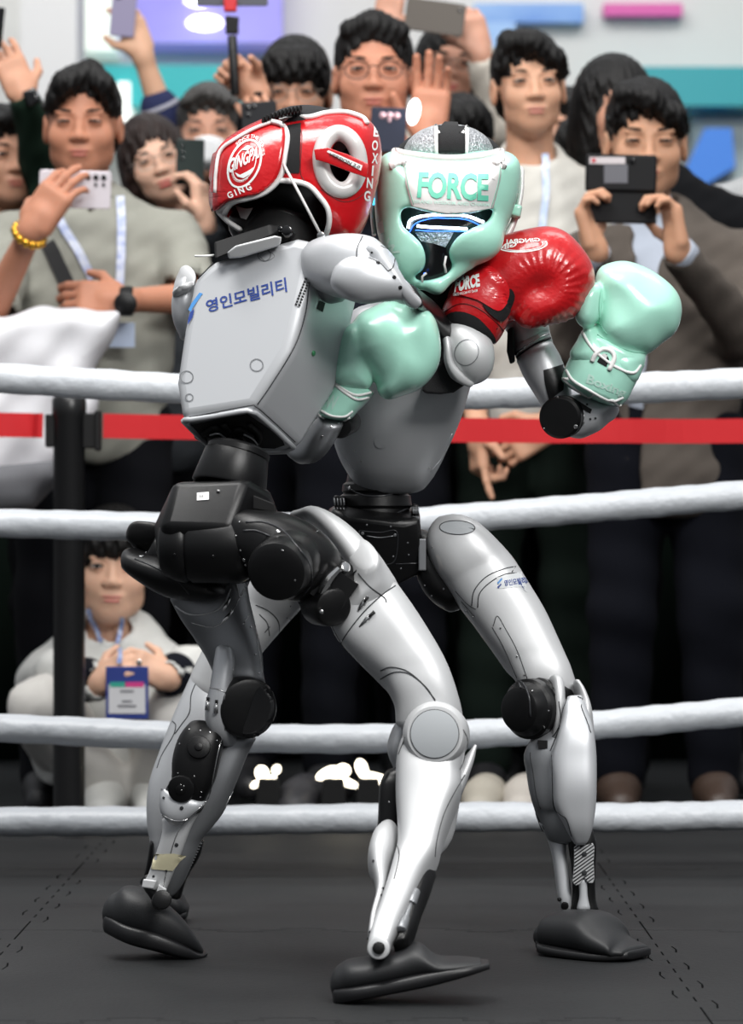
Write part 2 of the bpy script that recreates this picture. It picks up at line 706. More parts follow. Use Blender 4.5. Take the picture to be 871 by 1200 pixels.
            return np.sqrt(np.maximum(q0, 0) ** 2 + np.maximum(q1_, 0) ** 2) + np.minimum(np.maximum(q0, q1_), 0) - rd
        return s.put(np.array(lo), np.array(hi), fn, k, op)

    def ghost(s, key):
        """the closed form kept for laying things on, before its openings are cut"""
        V, Fq = s.mesh()
        g = type('G', (), {})(); g.name = key; g.location = Vector((0, 0, 0)); g.parent = None
        BV[key] = BVHTree.FromPolygons([tuple(p) for p in V], [tuple(int(i) for i in f) for f in Fq])
        return g

    def hollow(s, t):
        s.D = np.maximum(s.D, -(s.D + t)); return s

    def plane(s, p, n_, k=0.):
        """cuts away the side n_ points to"""
        p, n_ = Vector(p), Vector(n_).normalized()
        x, y, z = s.ax[0][:, None, None], s.ax[1][None, :, None], s.ax[2][None, None, :]
        d = ((x - p.x) * n_.x + (y - p.y) * n_.y + (z - p.z) * n_.z).astype(np.float32)
        if k > 0:
            hh = np.clip(.5 - .5 * (d - s.D) / k, 0, 1)
            s.D = np.maximum(np.maximum(s.D, d), d * (1 - hh) + s.D * hh + k * hh * (1 - hh))
        else: s.D = np.maximum(s.D, d)
        return s

    def wob(s, fn):
        x, y, z = s.ax[0][:, None, None], s.ax[1][None, :, None], s.ax[2][None, None, :]
        near = np.abs(s.D) < .04
        s.D = np.where(near, s.D + fn(x, y, z).astype(np.float32), s.D)
        return s

    def mesh(s):
        D = s.D
        for a in range(3):       # close at the borders
            ix = [slice(None)] * 3
            for q in (0, -1):
                ix[a] = q; D[tuple(ix)] = np.maximum(D[tuple(ix)], 1e-4)
        In = D < 0
        nx, ny, nz = D.shape
        c = np.zeros((nx - 1, ny - 1, nz - 1), dtype=np.uint8)
        for i in (0, 1):
            for j in (0, 1):
                for k in (0, 1): c += In[i:nx - 1 + i, j:ny - 1 + j, k:nz - 1 + k]
        act = (c > 0) & (c < 8)
        I, J, K = np.nonzero(act)
        N = len(I)
        idx = np.full(act.shape, -1, dtype=np.int64)
        idx[I, J, K] = np.arange(N)
        cv = {}
        for i in (0, 1):
            for j in (0, 1):
                for k in (0, 1): cv[(i, j, k)] = D[I + i, J + j, K + k]
        acc = np.zeros((N, 3)); cnt = np.zeros(N)
        A0, A1, A2 = s.ax
        for a in range(3):
            for u in (0, 1):
                for w in (0, 1):
                    p = [0, 0, 0]; o = [q for q in range(3) if q != a]
                    p[o[0]] = u; p[o[1]] = w
                    q = list(p); q[a] = 1
                    d0, d1 = cv[tuple(p)], cv[tuple(q)]
                    cr = (d0 < 0) != (d1 < 0)
                    t = np.where(cr, d0 / np.where(cr, d0 - d1, 1), 0)
                    P0 = np.stack([A0[I + p[0]], A1[J + p[1]], A2[K + p[2]]], 1)
                    P1 = np.stack([A0[I + q[0]], A1[J + q[1]], A2[K + q[2]]], 1)
                    acc += np.where(cr[:, None], P0 + (P1 - P0) * t[:, None], 0); cnt += cr
        V = acc / np.maximum(cnt, 1)[:, None]
        Fs = []
        for a in range(3):
            o = [q for q in range(3) if q != a]
            sl0 = [slice(1, -1)] * 3; sl0[a] = slice(0, -1)
            sl1 = [slice(1, -1)] * 3; sl1[a] = slice(1, None)
            d0, d1 = In[tuple(sl0)], In[tuple(sl1)]
            e_ = np.nonzero(d0 != d1)
            flip = ~d0[e_]
            base = [e_[0].copy(), e_[1].copy(), e_[2].copy()]
            # grid index of the edge start: offset 1 in the other two axes
            for q in o: base[q] = base[q] + 1
            quad = []
            for (du, dw) in ((-1, -1), (0, -1), (0, 0), (-1, 0)):
                p = [b.copy() for b in base]
                p[o[0]] = p[o[0]] + du; p[o[1]] = p[o[1]] + dw
                quad.append(idx[p[0], p[1], p[2]])
            q4 = np.stack(quad, 1)
            if a == 1: flip = ~flip
            q4[flip] = q4[flip][:, ::-1]
            Fs.append(q4)
        Fq = np.concatenate(Fs)
        Fq = Fq[(Fq >= 0).all(1)]
        return V, Fq

    def build(s, name, m, parent=None, relax=1, **kw):
        V, Fq = s.mesh()
        for _ in range(relax):
            # even out the net
            acc = np.zeros_like(V); cnt = np.zeros(len(V))
            for i in range(4):
                a, b = Fq[:, i], Fq[:, (i + 1) % 4]
                np.add.at(acc, a, V[b]); np.add.at(cnt, a, 1)
                np.add.at(acc, b, V[a]); np.add.at(cnt, b, 1)
            V = V * .5 + .5 * acc / np.maximum(cnt, 1)[:, None]
        return mk(name, V, Fq, m, parent, **kw)


def rotm(u=None, yaw=0, pitch=0, roll=0):
    return Matrix.Rotation(yaw, 3, 'Z') @ Matrix.Rotation(pitch, 3, 'X') @ Matrix.Rotation(roll, 3, 'Y')


def frame(xa, za):
    """rotation whose local z is za and local x near xa"""
    z = Vector(za).normalized(); x = Vector(xa); x = (x - z * x.dot(z)).normalized(); y = z.cross(x)
    return Matrix((x, y, z)).transposed()

# ============================================================ materials of the scene
silver = mat('silver paint', 'c8cacd', .42, .4, coat=.0, bump=.03, bscale=900)
silver_w = mat('lit silver and pale paint', 'cdcecf', .45, .35, coat=.0, bump=.03, bscale=900)  # same silver paint; brightness of the better-lit shells put into the colour
silver_d = mat('shaded silver and grey metal', '8a8c8f', .42, .6, bump=.03, bscale=900)  # also the same silver on shaded shells, their shade put into the colour
chrome = mat('bare metal', 'c8c8c8', .2, 1.)
blackp = mat('black plastic', '0b0b0c', .34, 0, spec=.35, bump=.12, bscale=1200)
blackg = mat('gloss black plastic', '0a0a0c', .16, 0, coat=.4)
blackm = mat('matte black rubber', '0b0b0c', .62, spec=.3)
groove = mat('dark groove', '25272a', .6)
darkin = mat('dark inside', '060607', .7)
redl = mat('red leather', 'c8121a', .24, 0, coat=.5, bump=.22, bscale=90, bdist=.004, noise=.15, nscale=12)
redf = mat('red glove leather', 'c0141a', .28, 0, coat=.4, bump=.3, bscale=110, bdist=.004, noise=.15, nscale=14)
mint = mat('mint leather', 'aee6d2', .26, 0, coat=.4, bump=.10, bscale=70, bdist=.003)
mintp = mat('mint print', '7fcfb8', .5)
whitel = mat('white leather', 'd2d0ce', .32, 0, coat=.3, bump=.12, bscale=120)
whitep = mat('white print', 'f0f0ee', .5)
piping = mat('white piping', 'ecebe9', .45, bump=.1, bscale=300)
velcro = mat('black velcro', '121214', .9, bump=.5, bscale=1500)
mesh_b = mat('black mesh fabric', '1a1a1c', .85, bump=.6, bscale=900)
sticker_b = mat('blue print', '25408c', .5)
sticker_l = mat('light blue print', '4c8fd0', .5)
tape = mat('masking tape', 'cfc8a8', .7)
glitter = mat('silver glitter fabric', 'd2d5da', .28, .6, noise=.55, nscale=260, bump=1., bscale=260, bdist=.006)
led = mat('white led', 'd8ecff', emit=9)
ledb = mat('blue led', '3a74ff', emit=2.2)
cyan_l = mat('cyan led', '40c8ff', emit=3.)

# ============================================================ ring floor of puzzle mats
floor = M().box((0, 4.5, -.04), (16, 18, .05)).build('floor', mat('hall floor', '26282a', .35, noise=.3, nscale=2), smooth=False)
tag(floor, 'dark hall floor under and beyond the ring mats', kind='structure')


def puzzle_edge(p, q, flip, n=10, ta=.022):
    """points from p to q (q left out) with interlocking tabs"""
    p, q = Vector(p), Vector(q)
    d = (q - p); nn = Vector((-d.y, d.x)).normalized() * flip
    out = []
    for i in range(n):
        a, b = p + d * (i / n), p + d * ((i + 1) / n)
        s = 1 if i % 2 == 0 else -1
        if i == 0 or i == n - 1: s = 0
        for t, h in ((0, 0), (.22, 0), (.12, 1.), (.5, 1.15), (.88, 1.), (.78, 0)):
            out.append(a + (b - a) * t + nn * ta * h * s)
    return out


matm = mat('black foam mat', '232425', .6, noise=.35, nscale=5, bump=.4, bscale=160, bdist=.003, col2='191a1c', spec=.3)
X0s, Y0s = .44, .27
for iy in range(-2, 2):
    for ix in range(-3, 3):
        x0, y0 = X0s + ix, Y0s + iy
        g = .0014
        A, B, C_, D_ = (x0 + g, y0 + g), (x0 + 1 - g, y0 + g), (x0 + 1 - g, y0 + 1 - g), (x0 + g, y0 + 1 - g)
        pts = puzzle_edge(A, B, 1) + puzzle_edge(B, C_, 1) + [D_ and (p if True else p) for p in reversed(puzzle_edge(D_, C_, 1)[1:])] + [Vector(D_)]
        # left edge follows the right edge of the neighbour
        pts2 = puzzle_edge(A, B, 1)
        pts2 += puzzle_edge(B, C_, 1)
        pts2 += [Vector(C_)] + list(reversed(puzzle_edge(D_, C_, 1)[1:])) + [Vector(D_)] + list(reversed(puzzle_edge(A, D_, 1)[1:]))
        P = [Vector((p[0], p[1], 0)) for p in pts2]
        m_ = M()
        tr = tessellate_polygon([P])
        k = len(P)
        m_.add([Vector((p.x, p.y, 0)) for p in P] + [Vector((p.x, p.y, -.014)) for p in P],
               [tuple(reversed(t)) if (P[t[1]] - P[t[0]]).cross(P[t[2]] - P[t[0]]).z < 0 else t for t in tr] + [(i, i + k, (i + 1) % k + k, (i + 1) % k) for i in range(k)])
        o = m_.build('floor_mat', matm, floor, smooth=False, ray_ok=False)

# ============================================================ ring ropes and belt barrier
ropem = mat('white rope cover', 'c6cacf', .42, bump=.5, bscale=26, bdist=.010, coat=.1)
RY = 1.2


def rope(pts, label, thick):
    Q = smooth_line(pts, 14)
    P = []
    for i, q in enumerate(Q):
        P.append(W(q[0], q[1], RY))
    rr = [thick / 2 * pxm(RY) * (1 + .03 * math.sin(i * 1.7) + .02 * math.sin(i * .6 + 1)) for i in range(len(P))]
    o = M().tube(P, rr, 24).build('ring_rope', ropem, ray_ok=False)
    tag(o, label, 'rope', 'padded ring ropes')


rope([(-260, 426), (0, 443), (200, 455), (420, 463), (560, 462), (720, 456), (871, 449), (1130, 436)], 'topmost white padded ring rope, at chest height of the crowd', 36)
rope([(-260, 606), (0, 613), (180, 617), (400, 617), (560, 606), (720, 593), (871, 580), (1130, 560)], 'second white padded ring rope from the top, behind the robots hips', 34)
rope([(-260, 842), (0, 853), (200, 862), (400, 866), (560, 860), (720, 848), (871, 834), (1130, 812)], 'third white padded ring rope from the top, behind the robots knees', 34)
rope([(-260, 964), (0, 963), (200, 962), (420, 959), (600, 957), (740, 958), (871, 955), (1130, 948)], 'lowest white padded ring rope, just above the black mats', 35)

post = empty('belt_barrier_post', W(81, 978, 2.0) * 1, 'black belt barrier post standing between the ropes and the crowd, red belts on it', 'barrier post')
post.location = (W(81, 700, 2.0).x, 2.0, .0)
bx = post.location.x
M().lathe((bx, 2, 0), (bx, 2, 1), [(0, .03), (.03, .034), (.05, .034), (.885, .034), (.892, .037), (.925, .037), (.932, .033)]).build('pole', mat('black powder coat', '131314', .33), post, auto=40)
M().lathe((bx, 2, -.015), (bx, 2, 1), [(0, .13), (.008, .13), (.03, .06), (.04, .045), (.05, .034)]).build('base', MATS['black powder coat'], post, auto=40)
M().box((bx + .045, 2, .86), (.03, .03, .075)).box((bx + .062, 2, .86), (.012, .045, .085)).build('belt_clip', blackm, post, bev=.003, smooth=False)
M().box((bx - .04, 2, .86), (.02, .03, .07)).build('belt_clip', blackm, post, bev=.003, smooth=False)
redb = mat('red webbing', 'c4121c', .7, bump=.4, bscale=1500)


def belt(pts, label):
    Q = smooth_line(pts, 8)
    P = [W(q[0], q[1], 2.0) + Vector((0, .012 * math.sin(i * .7), 0)) for i, q in enumerate(Q)]
    o = M().tube(P, 0, flat=(.052, .0025, (0, 1, 0))).build('barrier_belt', redb, smooth=False, ray_ok=False)
    tag(o, label, 'belt', 'red retractable belts')


belt([(-240, 500), (0, 498), (51, 499)], 'short red retractable belt running left from the black post')
belt([(121, 499), (300, 502), (520, 504), (700, 505), (871, 505), (1120, 503)], 'long red retractable belt running right from the black post behind the robots')

# ============================================================ hall behind the crowd (blurred stands)
BY = 9.


def wallbox(name, x0, y0, x1, y1, Y, th, m_, kind=None, label=None, cat=None, **kw):
    a, b = W(x0, y1, Y), W(x1, y0, Y)
    o = M().box(((a.x + b.x) / 2, Y + th / 2, (a.z + b.z) / 2), (b.x - a.x, th, b.z - a.z)).build(name, m_, smooth=False, ray_ok=False, **kw)
    tag(o, label, cat, None, kind)
    return o


wallm = mat('white stand wall', 'd8d7d4', .6, noise=.04, nscale=2)
w_ = wallbox('wall_back', -900, -500, 1800, 637 + 2387 / 15.5 * 1, 10.4, .1, wallm, 'structure', 'white exhibition stand wall far behind the crowd')
teal = mat('teal stand fascia', '18b0b4', .45)
wallbox('stand_fascia', 100, 76, 292, 124, 9.9, .5, teal, None, 'teal fascia band of a stand behind the raised hands on the left', 'stand')
wallbox('stand_fascia', 690, 78, 1100, 124, 9.9, .5, mat('deep teal fascia', '1a9aa4', .45), None, 'teal fascia band of a stand behind the man in the suit', 'stand')
lav = mat('lavender screen', '9c96e0', .4, emit=.35, noise=.4, nscale=.8, col2='5a50b8')
wallbox('sign_board', 152, -60, 330, 50, 10.1, .3, lav, None, 'lit lavender and violet sign panel at the top behind the raised phones', 'sign')
wallbox('pillar', 24, -60, 90, 420, 8.6, .4, mat('grey pillar', 'cfcfcf', .6), 'structure', 'pale grey pillar behind the man in the grey shirt')
pan = mat('lit white panel', 'f2f6f0', .4, emit=.9)
wallbox('light_box', 92, -60, 136, 60, 10.1, .3, mat('dim lit panel', 'e6ece2', .4, emit=.45), None, 'tall softly lit white panel beside the grey pillar', 'panel')
wallbox('light_strip', 138, 96, 152, 170, 9.85, .56, pan, None, 'bright white light strip behind the head of the man in grey', 'light')
wallbox('light_strip', 262, 130, 282, 150, 9.85, .56, pan, None, 'small bright white light strip left of the selfie stick hand', 'light')
l1 = W(240, 27, 10.09)
o = M().ell(l1, (.082, .03, .034)).build('hall_lamp', mat('lamp white', 'ffffff', emit=3.5), ray_ok=False)
tag(o, 'bright oval ceiling lamp in the violet area left of the red selfie stick', 'lamp')
o = M().ell(W(232, 0, 10.09), (.06, .03, .03)).build('hall_lamp', MATS['lamp white'], ray_ok=False)
tag(o, 'small bright lamp cut by the top edge above the oval lamp', 'lamp')
bluem = mat('blue banner', '2a70d0', .5, noise=.5, nscale=1.5, col2='a8ccf0')
wallbox('banner', 556, 4, 684, 26, 10.3, .1, bluem, None, 'blue banner at the top above the tall young man', 'banner')
wallbox('banner', 555, 26, 604, 60, 10.3, .1, mat('pale blue banner', '9cc0ec', .5), None, 'pale blue banner left of the tall young man', 'banner')
wallbox('banner', 708, 4, 800, 18, 10.3, .1, mat('pink banner', 'd85aa6', .5), None, 'pink banner strip at the top above the man in the suit', 'banner')
o = M().hull([W(x, y, Y) for Y in (9.9, 10.22) for x, y in ((800, 232), (862, 196), (858, 150), (826, 150), (800, 205))]).build('display_shape', mat('blue display', '3b82e0', .5), smooth=False, ray_ok=False)
tag(o, 'blue shape on a display beside the suited man shoulder', 'display')
wallbox('booth_screen', 812, 130, 1000, 300, 10.2, .2, mat('pale green wall', 'bcd8d4', .5, noise=.3, nscale=2, col2='e8f0ee'), None, 'pale mint stand panel at the right beyond the suited man', 'panel')
gd = mat('dark green drape', '0b1510', .9, spec=.1)
g = M()
P = []
for i in range(60):
    x = -3.2 + i * .11
    P.append((x, 4.6 + .04 * math.sin(i * 1.9)))
for i, (x, y) in enumerate(P): g.v += [Vector((x, y, -.02)), Vector((x, y, 1.22))]
g.f = [(2 * i, 2 * i + 2, 2 * i + 3, 2 * i + 1) for i in range(59)]
o = g.build('drape', gd, ray_ok=False)
sm_ = o.modifiers.new('solid', 'SOLIDIFY'); sm_.thickness = .01
tag(o, 'dark green curtain hanging low behind the legs of the crowd', 'curtain')

# ============================================================ ROBOT 1: red headgear and gloves, seen from behind
R1 = empty('humanoid_robot', (W(330, 900, -.22).x, -.22, 0), 'silver humanoid robot seen from behind in red boxing headgear and red glove, leaning forward', 'robot', 'sparring humanoid robots')
R2 = empty('humanoid_robot', (W(500, 900, .18).x, .18, 0), 'silver humanoid robot facing us in mint and white boxing headgear and mint gloves', 'robot', 'sparring humanoid robots')


def plane_pts(poly, fn):
    return [W(x, y, fn(x, y)) for x, y in poly]


# ---- torso
tf = lambda x, y: -.255 - (x - 300) * .00046 - (y - 400) * .00034
back = [(225, 324), (250, 303), (346, 276), (374, 282), (354, 367), (342, 410), (299, 479), (211, 493), (204, 446), (213, 385)]
D1 = Vector((.062, .128, -.056))
g = M()
bp = plane_pts(back, tf)
g.prism(bp, D1, 1.02)
torso1 = g.build('torso_shell', silver, R1, bev=.017, auto=40)
torso1.modifiers['bevel'].segments = 5
# bottom rim and cavity
bot = [(216, 492), (232, 488), (292, 480), (298, 477)]
d_ = D1
def q1(x, y, t=1.): return W(x, y, tf(x, y)) + D1 * t
rim = [q1(216, 492, 0), q1(292, 479, 0), q1(300, 479, .15), q1(299, 477, .95), q1(285, 484, 1.02), q1(216, 494, .98), q1(213, 490, .5)]
inner = [(224, 497), (290, 484), (330, 512), (334, 521), (322, 525), (254, 522), (236, 510)]
seam('bottom_rim', [[(215, 493), (250, 488), (290, 481), (300, 484), (322, 503), (344, 524), (334, 529), (300, 530), (252, 527), (236, 514), (215, 493)]], [torso1], silver, R1, r=.0045, sm=0, step=8)
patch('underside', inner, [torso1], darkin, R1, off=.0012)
seam('seam_line', [[(222, 489), (290, 476), (300, 477), (318, 492), (346, 518)], [(364, 318), (362, 338), (358, 368), (346, 405), (320, 448), (302, 474)], [(250, 308), (232, 327)]], [torso1], groove, R1, r=.0009)
# mechanism in the opening
g = M()
for (x, y, Y, r) in ((262, 500, -.17, .022), (285, 512, -.15, .02), (300, 500, -.14, .016), (246, 508, -.14, .015), (315, 514, -.1, .018)):
    g.cyl(W(x - 12, y - 4, Y - .03), W(x + 10, y + 6, Y - .01), r)
g.tube([W(x, y, -.2) for x, y in ((240, 498), (262, 512), (272, 530), (292, 538))], .006)
g.tube([W(x, y, -.2) for x, y in ((250, 494), (280, 502), (296, 520), (290, 545))], .005)
g.box(W(272, 520, -.17), (.07, .06, .05))
g.build('waist_actuator', blackp, R1, auto=40)
g = M(); g.cyl(W(258, 531, -.24), W(264, 532, -.25), .006); g.cyl(W(270, 534, -.24), W(277, 535, -.25), .004)
g.build('joint_pin', chrome, R1, auto=40)

seam('wiring', [[(238, 506), (252, 498), (268, 506), (280, 500), (296, 508)], [(250, 518), (266, 508), (284, 514), (300, 520)], [(262, 494), (272, 508), (268, 522)], [(292, 494), (304, 506), (300, 520)]], [torso1], blackm, R1, r=.005, off=.004)
seam('wire_highlight', [[(246, 503), (256, 501), (264, 506)], [(286, 502), (296, 507), (302, 514)], [(272, 512), (276, 520)]], [torso1], silver_d, R1, r=.0016, off=.010)
# panel details on the back
seam('seam_line', [[(304, 300), (312, 306), (322, 300), (312, 294), (304, 300)]], [torso1], silver_d, R1, r=.0005)
for cx, cy, rr in ((310, 299, 8), (301, 428, 8), (219, 442, 8), (222, 466, 5)):
    v, f = ring_poly(cx, cy, rr, rr * .95, 1.1)
    lay('plug_outline', v, f, [torso1], silver_d, R1, off=.0008)
for i in range(9):
    pass
g = M()
for i in range(10):
    for j in range(2):
        x, y = 362.5 - i * 1.25 - j * -4.0, 327 + i * 3.3 + j * 1.2
        q, nr = hit([torso1], x - 4, y, .0004)
        g.box(q, (.0032, .002, .0022), Matrix.Rotation(.5, 3, 'Y'))
g.build('vent_hole', darkin, R1, smooth=False)
patch('port', [(374, 352), (381, 355), (378, 366), (371, 362)], [torso1], darkin, R1)
patch('slot', [(358, 310), (365, 312), (366, 315), (359, 314)], [torso1], darkin, R1)
g = M(); q, nr = hit([torso1], 367, 414); g.cyl(q - nr * .002, q + nr * .002, .004)
g.build('green_button', mat('green plastic', '3f8a5c', .4), R1, auto=40)
text_on('lettering', '영인모빌리티', [(243, 367), (337, 342), (335, 325), (241, 352)], [torso1], sticker_b, R1, bold=.02, L=8)
for poly in ([(234, 343), (238, 344), (226, 361), (224, 366), (221, 363), (225, 355)], ):
    patch('logo', poly, [torso1], sticker_l, R1)
patch('logo', [(223, 366), (228, 362), (226, 372), (220, 381), (221, 373)], [torso1], sticker_b, R1)
# collar at the top: black handle bar, camera box and white handle
g = M()
g.hull([W(x, y, Y) for x, y, Y in ((251, 284, -.2), (316, 263, -.22), (332, 266, -.21), (347, 274, -.2), (345, 280, -.2), (318, 275, -.23), (252, 303, -.22), (254, 283, -.13), (316, 264, -.14), (346, 275, -.13), (318, 276, -.14), (252, 300, -.14))])
g.build('neck_bar', blackm, R1, bev=.003, smooth=False)
g = M().hull([W(x, y, Y) for x, y, Y in ((266, 296, -.25), (276, 288, -.255), (322, 276, -.255), (331, 278, -.25), (328, 288, -.245), (284, 302, -.245), (268, 303, -.245), (276, 288, -.21), (324, 277, -.21), (326, 288, -.2), (270, 302, -.2))])
g.build('carry_handle', silver_w, R1, bev=.003, auto=40)
g = M().cyl(W(336, 270, -.24), W(338, 275, -.2), .008).cyl(W(328, 268, -.24), W(330, 270, -.21), .004)
g.build('sensor', blackg, R1, auto=40)
g = M().tube([W(x, y, -.2) for x, y in ((228, 300), (240, 300), (251, 299))], .0015)
g.build('antenna', whitep, R1)

# ---- left shoulder behind the torso
v, f = loft([(204, 340, 228, 322, -.1, .03), (201, 356, 232, 345, -.1, .04), (203, 376, 232, 370, -.1, .04), (211, 396, 228, 392, -.1, .03)], 4, 28, 2.2)
mk('shoulder_shell', v, f, silver, R1)
v, f = loft([(214, 326, 226, 316, -.12, .03), (203, 340, 230, 326, -.115, .042), (203, 348, 228, 336, -.115, .04)], 4, 28, 2.2)
mk('shoulder_cap', v, f, silver_w, R1)

# ---- right shoulder and upper arm (hooked over the other robot)
SY = -.27
g = M().cyl(W(372, 322, -.2), W(392, 314, SY + .06), .048, .05, .008)
g.build('shoulder_joint', silver_d, R1, auto=40)
sh = loftobj('shoulder_shell', [(374, 285, 374, 330, SY + .05, .036), (378, 279, 386, 342, SY + .04, .045), (402, 275, 398, 349, SY + .02, .05), (424, 275, 412, 352, SY, .052), (440, 280, 424, 354, SY, .048), (452, 290, 432, 352, SY, .04)], silver, R1, exp=2.5)
el = loftobj('upper_arm_shell', [(396, 316, 392, 338, SY - .035, .012), (408, 303, 396, 345, SY - .04, .026), (424, 300, 412, 353, SY - .045, .03), (440, 303, 430, 356, SY - .045, .03), (456, 313, 448, 354, SY - .04, .03), (470, 326, 462, 353, SY - .03, .028), (478, 336, 470, 356, SY - .02, .022)], silver, R1, exp=2.2)
br = loftobj('arm_bracket', [(446, 287, 430, 305, SY - .01, .04), (458, 296, 444, 316, SY - .015, .042), (466, 312, 452, 330, SY - .02, .044), (478, 334, 464, 346, SY - .02, .04), (487, 344, 474, 356, SY - .01, .032)], silver, R1, exp=3)
seam('seam_line', [[(425, 277), (419, 290), (418, 301)], [(446, 288), (462, 297), (461, 312), (455, 318)], [(455, 318), (445, 308), (432, 302)]], [sh, br, el], groove, R1, r=.0009)
bolts('bolt', [(462, 325, .003), (469, 337, .003), (443, 308, .003), (436, 296, .0016)], [sh, br, el, torso1], blackm, R1)
lo = loftobj('elbow_link', [(478, 350, 490, 342, -.21, .02), (485, 358, 500, 350, -.12, .022), (505, 385, 526, 375, -.01, .03), (515, 425, 540, 408, .03, .03)], blackp, R1)
# forearm: comes out beyond the mint glove, elbow ball at 548,412
EY = .02
eb = loftobj('elbow_shell', [(519, 400, 541, 386, EY, .028), (520, 412, 560, 386, EY - .01, .040), (524, 424, 573, 394, EY - .015, .044), (530, 436, 578, 407, EY - .015, .042), (540, 445, 573, 430, EY, .032), (548, 448, 566, 442, EY, .02)], silver_w, R1, exp=2.1)
ub = loftobj('elbow_bracket', [(519, 392, 530, 384, EY - .02, .02), (520, 405, 529, 402, EY - .035, .02), (521, 425, 531, 422, EY - .035, .02), (530, 444, 540, 434, EY - .03, .02), (545, 451, 552, 444, EY - .02, .02)], silver_w, R1, exp=3)
v, f = ring_poly(547, 413, 14, 16, 1, .5)
lay('plug_outline', v, f, [eb, ub], silver_d, R1)
g = M().hull([W(x, y, Y) for Y in (EY - .02, EY + .06) for x, y in ((494, 456), (500, 446), (518, 424), (531, 440), (548, 449), (532, 460), (516, 462), (498, 461))])
g.build('elbow_band', mesh_b, R1, bev=.004, auto=40)

# ---- red glove over the shoulder
GY = .04
s = SDF((.10, GY - .16, .66), (.36, GY + .14, 1.12), .003)
c = lambda x, y, Y=GY: tuple(W(x, y, Y))
s.path([c(562, 355, GY - .0), c(588, 334, GY), c(618, 318, GY), c(642, 312, GY)], [.050, .052, .055, .056], k=.02)
s.path([c(640, 312), c(652, 328, GY), c(648, 345, GY - .01), c(634, 356, GY - .02)], [.054, .056, .044, .034], k=.015)
s.cap(c(596, 300, GY + .01), c(640, 296, GY + .01), .024, .026, k=.03)
s.cap(c(620, 372, GY - .03), c(640, 352, GY - .035), .018, .026, k=.02)


def pleat(x, y, z, cx=W(634, 345, GY).x, cz=W(634, 345, GY).z):
    a = np.arctan2(z - cz, x - cx); r = np.sqrt((x - cx) ** 2 + (z - cz) ** 2)
    w = np.exp(-((r - .050) / .024) ** 2) * np.clip((x - W(600, 0, GY).x) / .02, 0, 1)
    return .0022 * np.abs(np.sin(a * 15)) * w + .012 * np.exp(-(r / .022) ** 2) * (y < GY)


s.wob(pleat)
gl = s.build('boxing_glove', redf, R1, label='red leather boxing glove')
cf = loftobj('glove_cuff', [(562, 313, 598, 345, GY, .062), (546, 322, 596, 370, GY, .064), (530, 340, 591, 388, GY - .005, .063), (519, 360, 582, 402, GY - .005, .060), (518, 374, 578, 402, GY - .005, .054)], redf, gl, exp=2.6, cap=.2)
inn = loftobj('cuff_lining', [(524, 372, 578, 400, GY - .045, .016), (521, 380, 574, 404, GY - .03, .03), (524, 384, 572, 406, GY - .02, .02)], darkin, gl, exp=2.4)
st_ = patch('velcro_strap', [(533, 337), (548, 322), (572, 312), (590, 325), (597, 340), (592, 356), (582, 364), (560, 352), (540, 346)], [cf, gl], mat('strap red', 'cf1a22', .25, coat=.5, bump=.25, bscale=120), gl, off=.004, sm=4)
patch('velcro_edge', [(597, 338), (603, 346), (598, 362), (588, 376), (574, 368), (566, 356), (582, 364), (592, 356)], [cf, gl], velcro, gl, off=.003, sm=3)
seam('stitching', [[(520, 366), (540, 356), (562, 362), (584, 380), (592, 392)], [(524, 378), (540, 372), (560, 380), (576, 398)]], [cf, gl], mat('dark red seam', '70080c', .5), gl, r=.0012)
patch('cuff_opening', [(521, 374), (530, 366), (545, 366), (562, 374), (578, 392), (579, 402), (560, 390), (540, 380), (524, 384)], [cf, gl], velcro, gl, off=.0015, sm=3)
text_on('lettering', 'FORCE', [(535, 345), (563, 337), (563, 323), (538, 328)], [cf, gl], whitep, gl, bold=.05, off=.0055)
text_on('lettering', 'BRAND WISDOM AND CHARM', [(534, 349), (560, 343), (560, 340), (534, 346)], [cf, gl], whitep, gl, off=.0055, L=10)
text_on('lettering', 'GING', [(606, 289), (576, 296), (577, 289), (606, 283)], [gl, cf], whitep, gl, bold=.03)
for rx, ry, w in ((30, 9, 1.6), (25, 7, .8)):
    v, f = ring_poly(612, 287, rx, ry, w, -.05, a0=-20, a1=200)
    lay('emblem_ring', v, f, [gl, cf], whitep, gl)
text_on('emblem_lettering', 'GINGPAI', [(634, 283), (594, 287), (594, 281), (632, 279)], [gl], whitep, gl, bold=.03)

# ---- pelvis and hips
PY = -.25
pel = M().hull([W(x, y, Y) for x, y, Y in ((204, 566, PY - .05), (290, 562, PY - .06), (318, 578, PY - .02), (326, 600, PY), (322, 645, PY), (296, 678, PY - .02), (215, 680, PY - .03), (184, 655, PY), (181, 616, PY), (206, 565, PY + .1), (300, 564, PY + .1), (318, 590, PY + .12), (310, 670, PY + .1), (200, 670, PY + .1),
                                                 (184, 620, PY + .08), (270, 618, PY - .09), (190, 616, PY - .085), (215, 668, PY - .06), (280, 668, PY - .06))]).build('pelvis_shell', blackp, R1, bev=.009, auto=40)
low = M().lathe(W(190, 640, PY - .03), W(290, 640, PY - .045), [(0, .035), (.004, .043), (.02, .05), (.035, .053), (.04, .049), (.046, .053), (.115, .053), (.125, .048), (.13, .04)], 36).build('hip_drum', blackp, R1, auto=50)
g = M().cyl(W(278, 530, PY + .01), W(268, 572, PY + .0), .047, .055, .004)
g.lathe(W(281, 524, PY + .01), W(272, 560, PY), [(0, .042), (.004, .046), (.012, .046), (.016, .041), (.022, .044), (.03, .045)], 32)
g.build('waist_motor', blackp, R1, auto=40)
g = M().hull([W(x, y, Y) for Y in (PY - .05, PY - .03) for x, y in ((292, 578), (322, 590), (324, 601), (292, 596))])
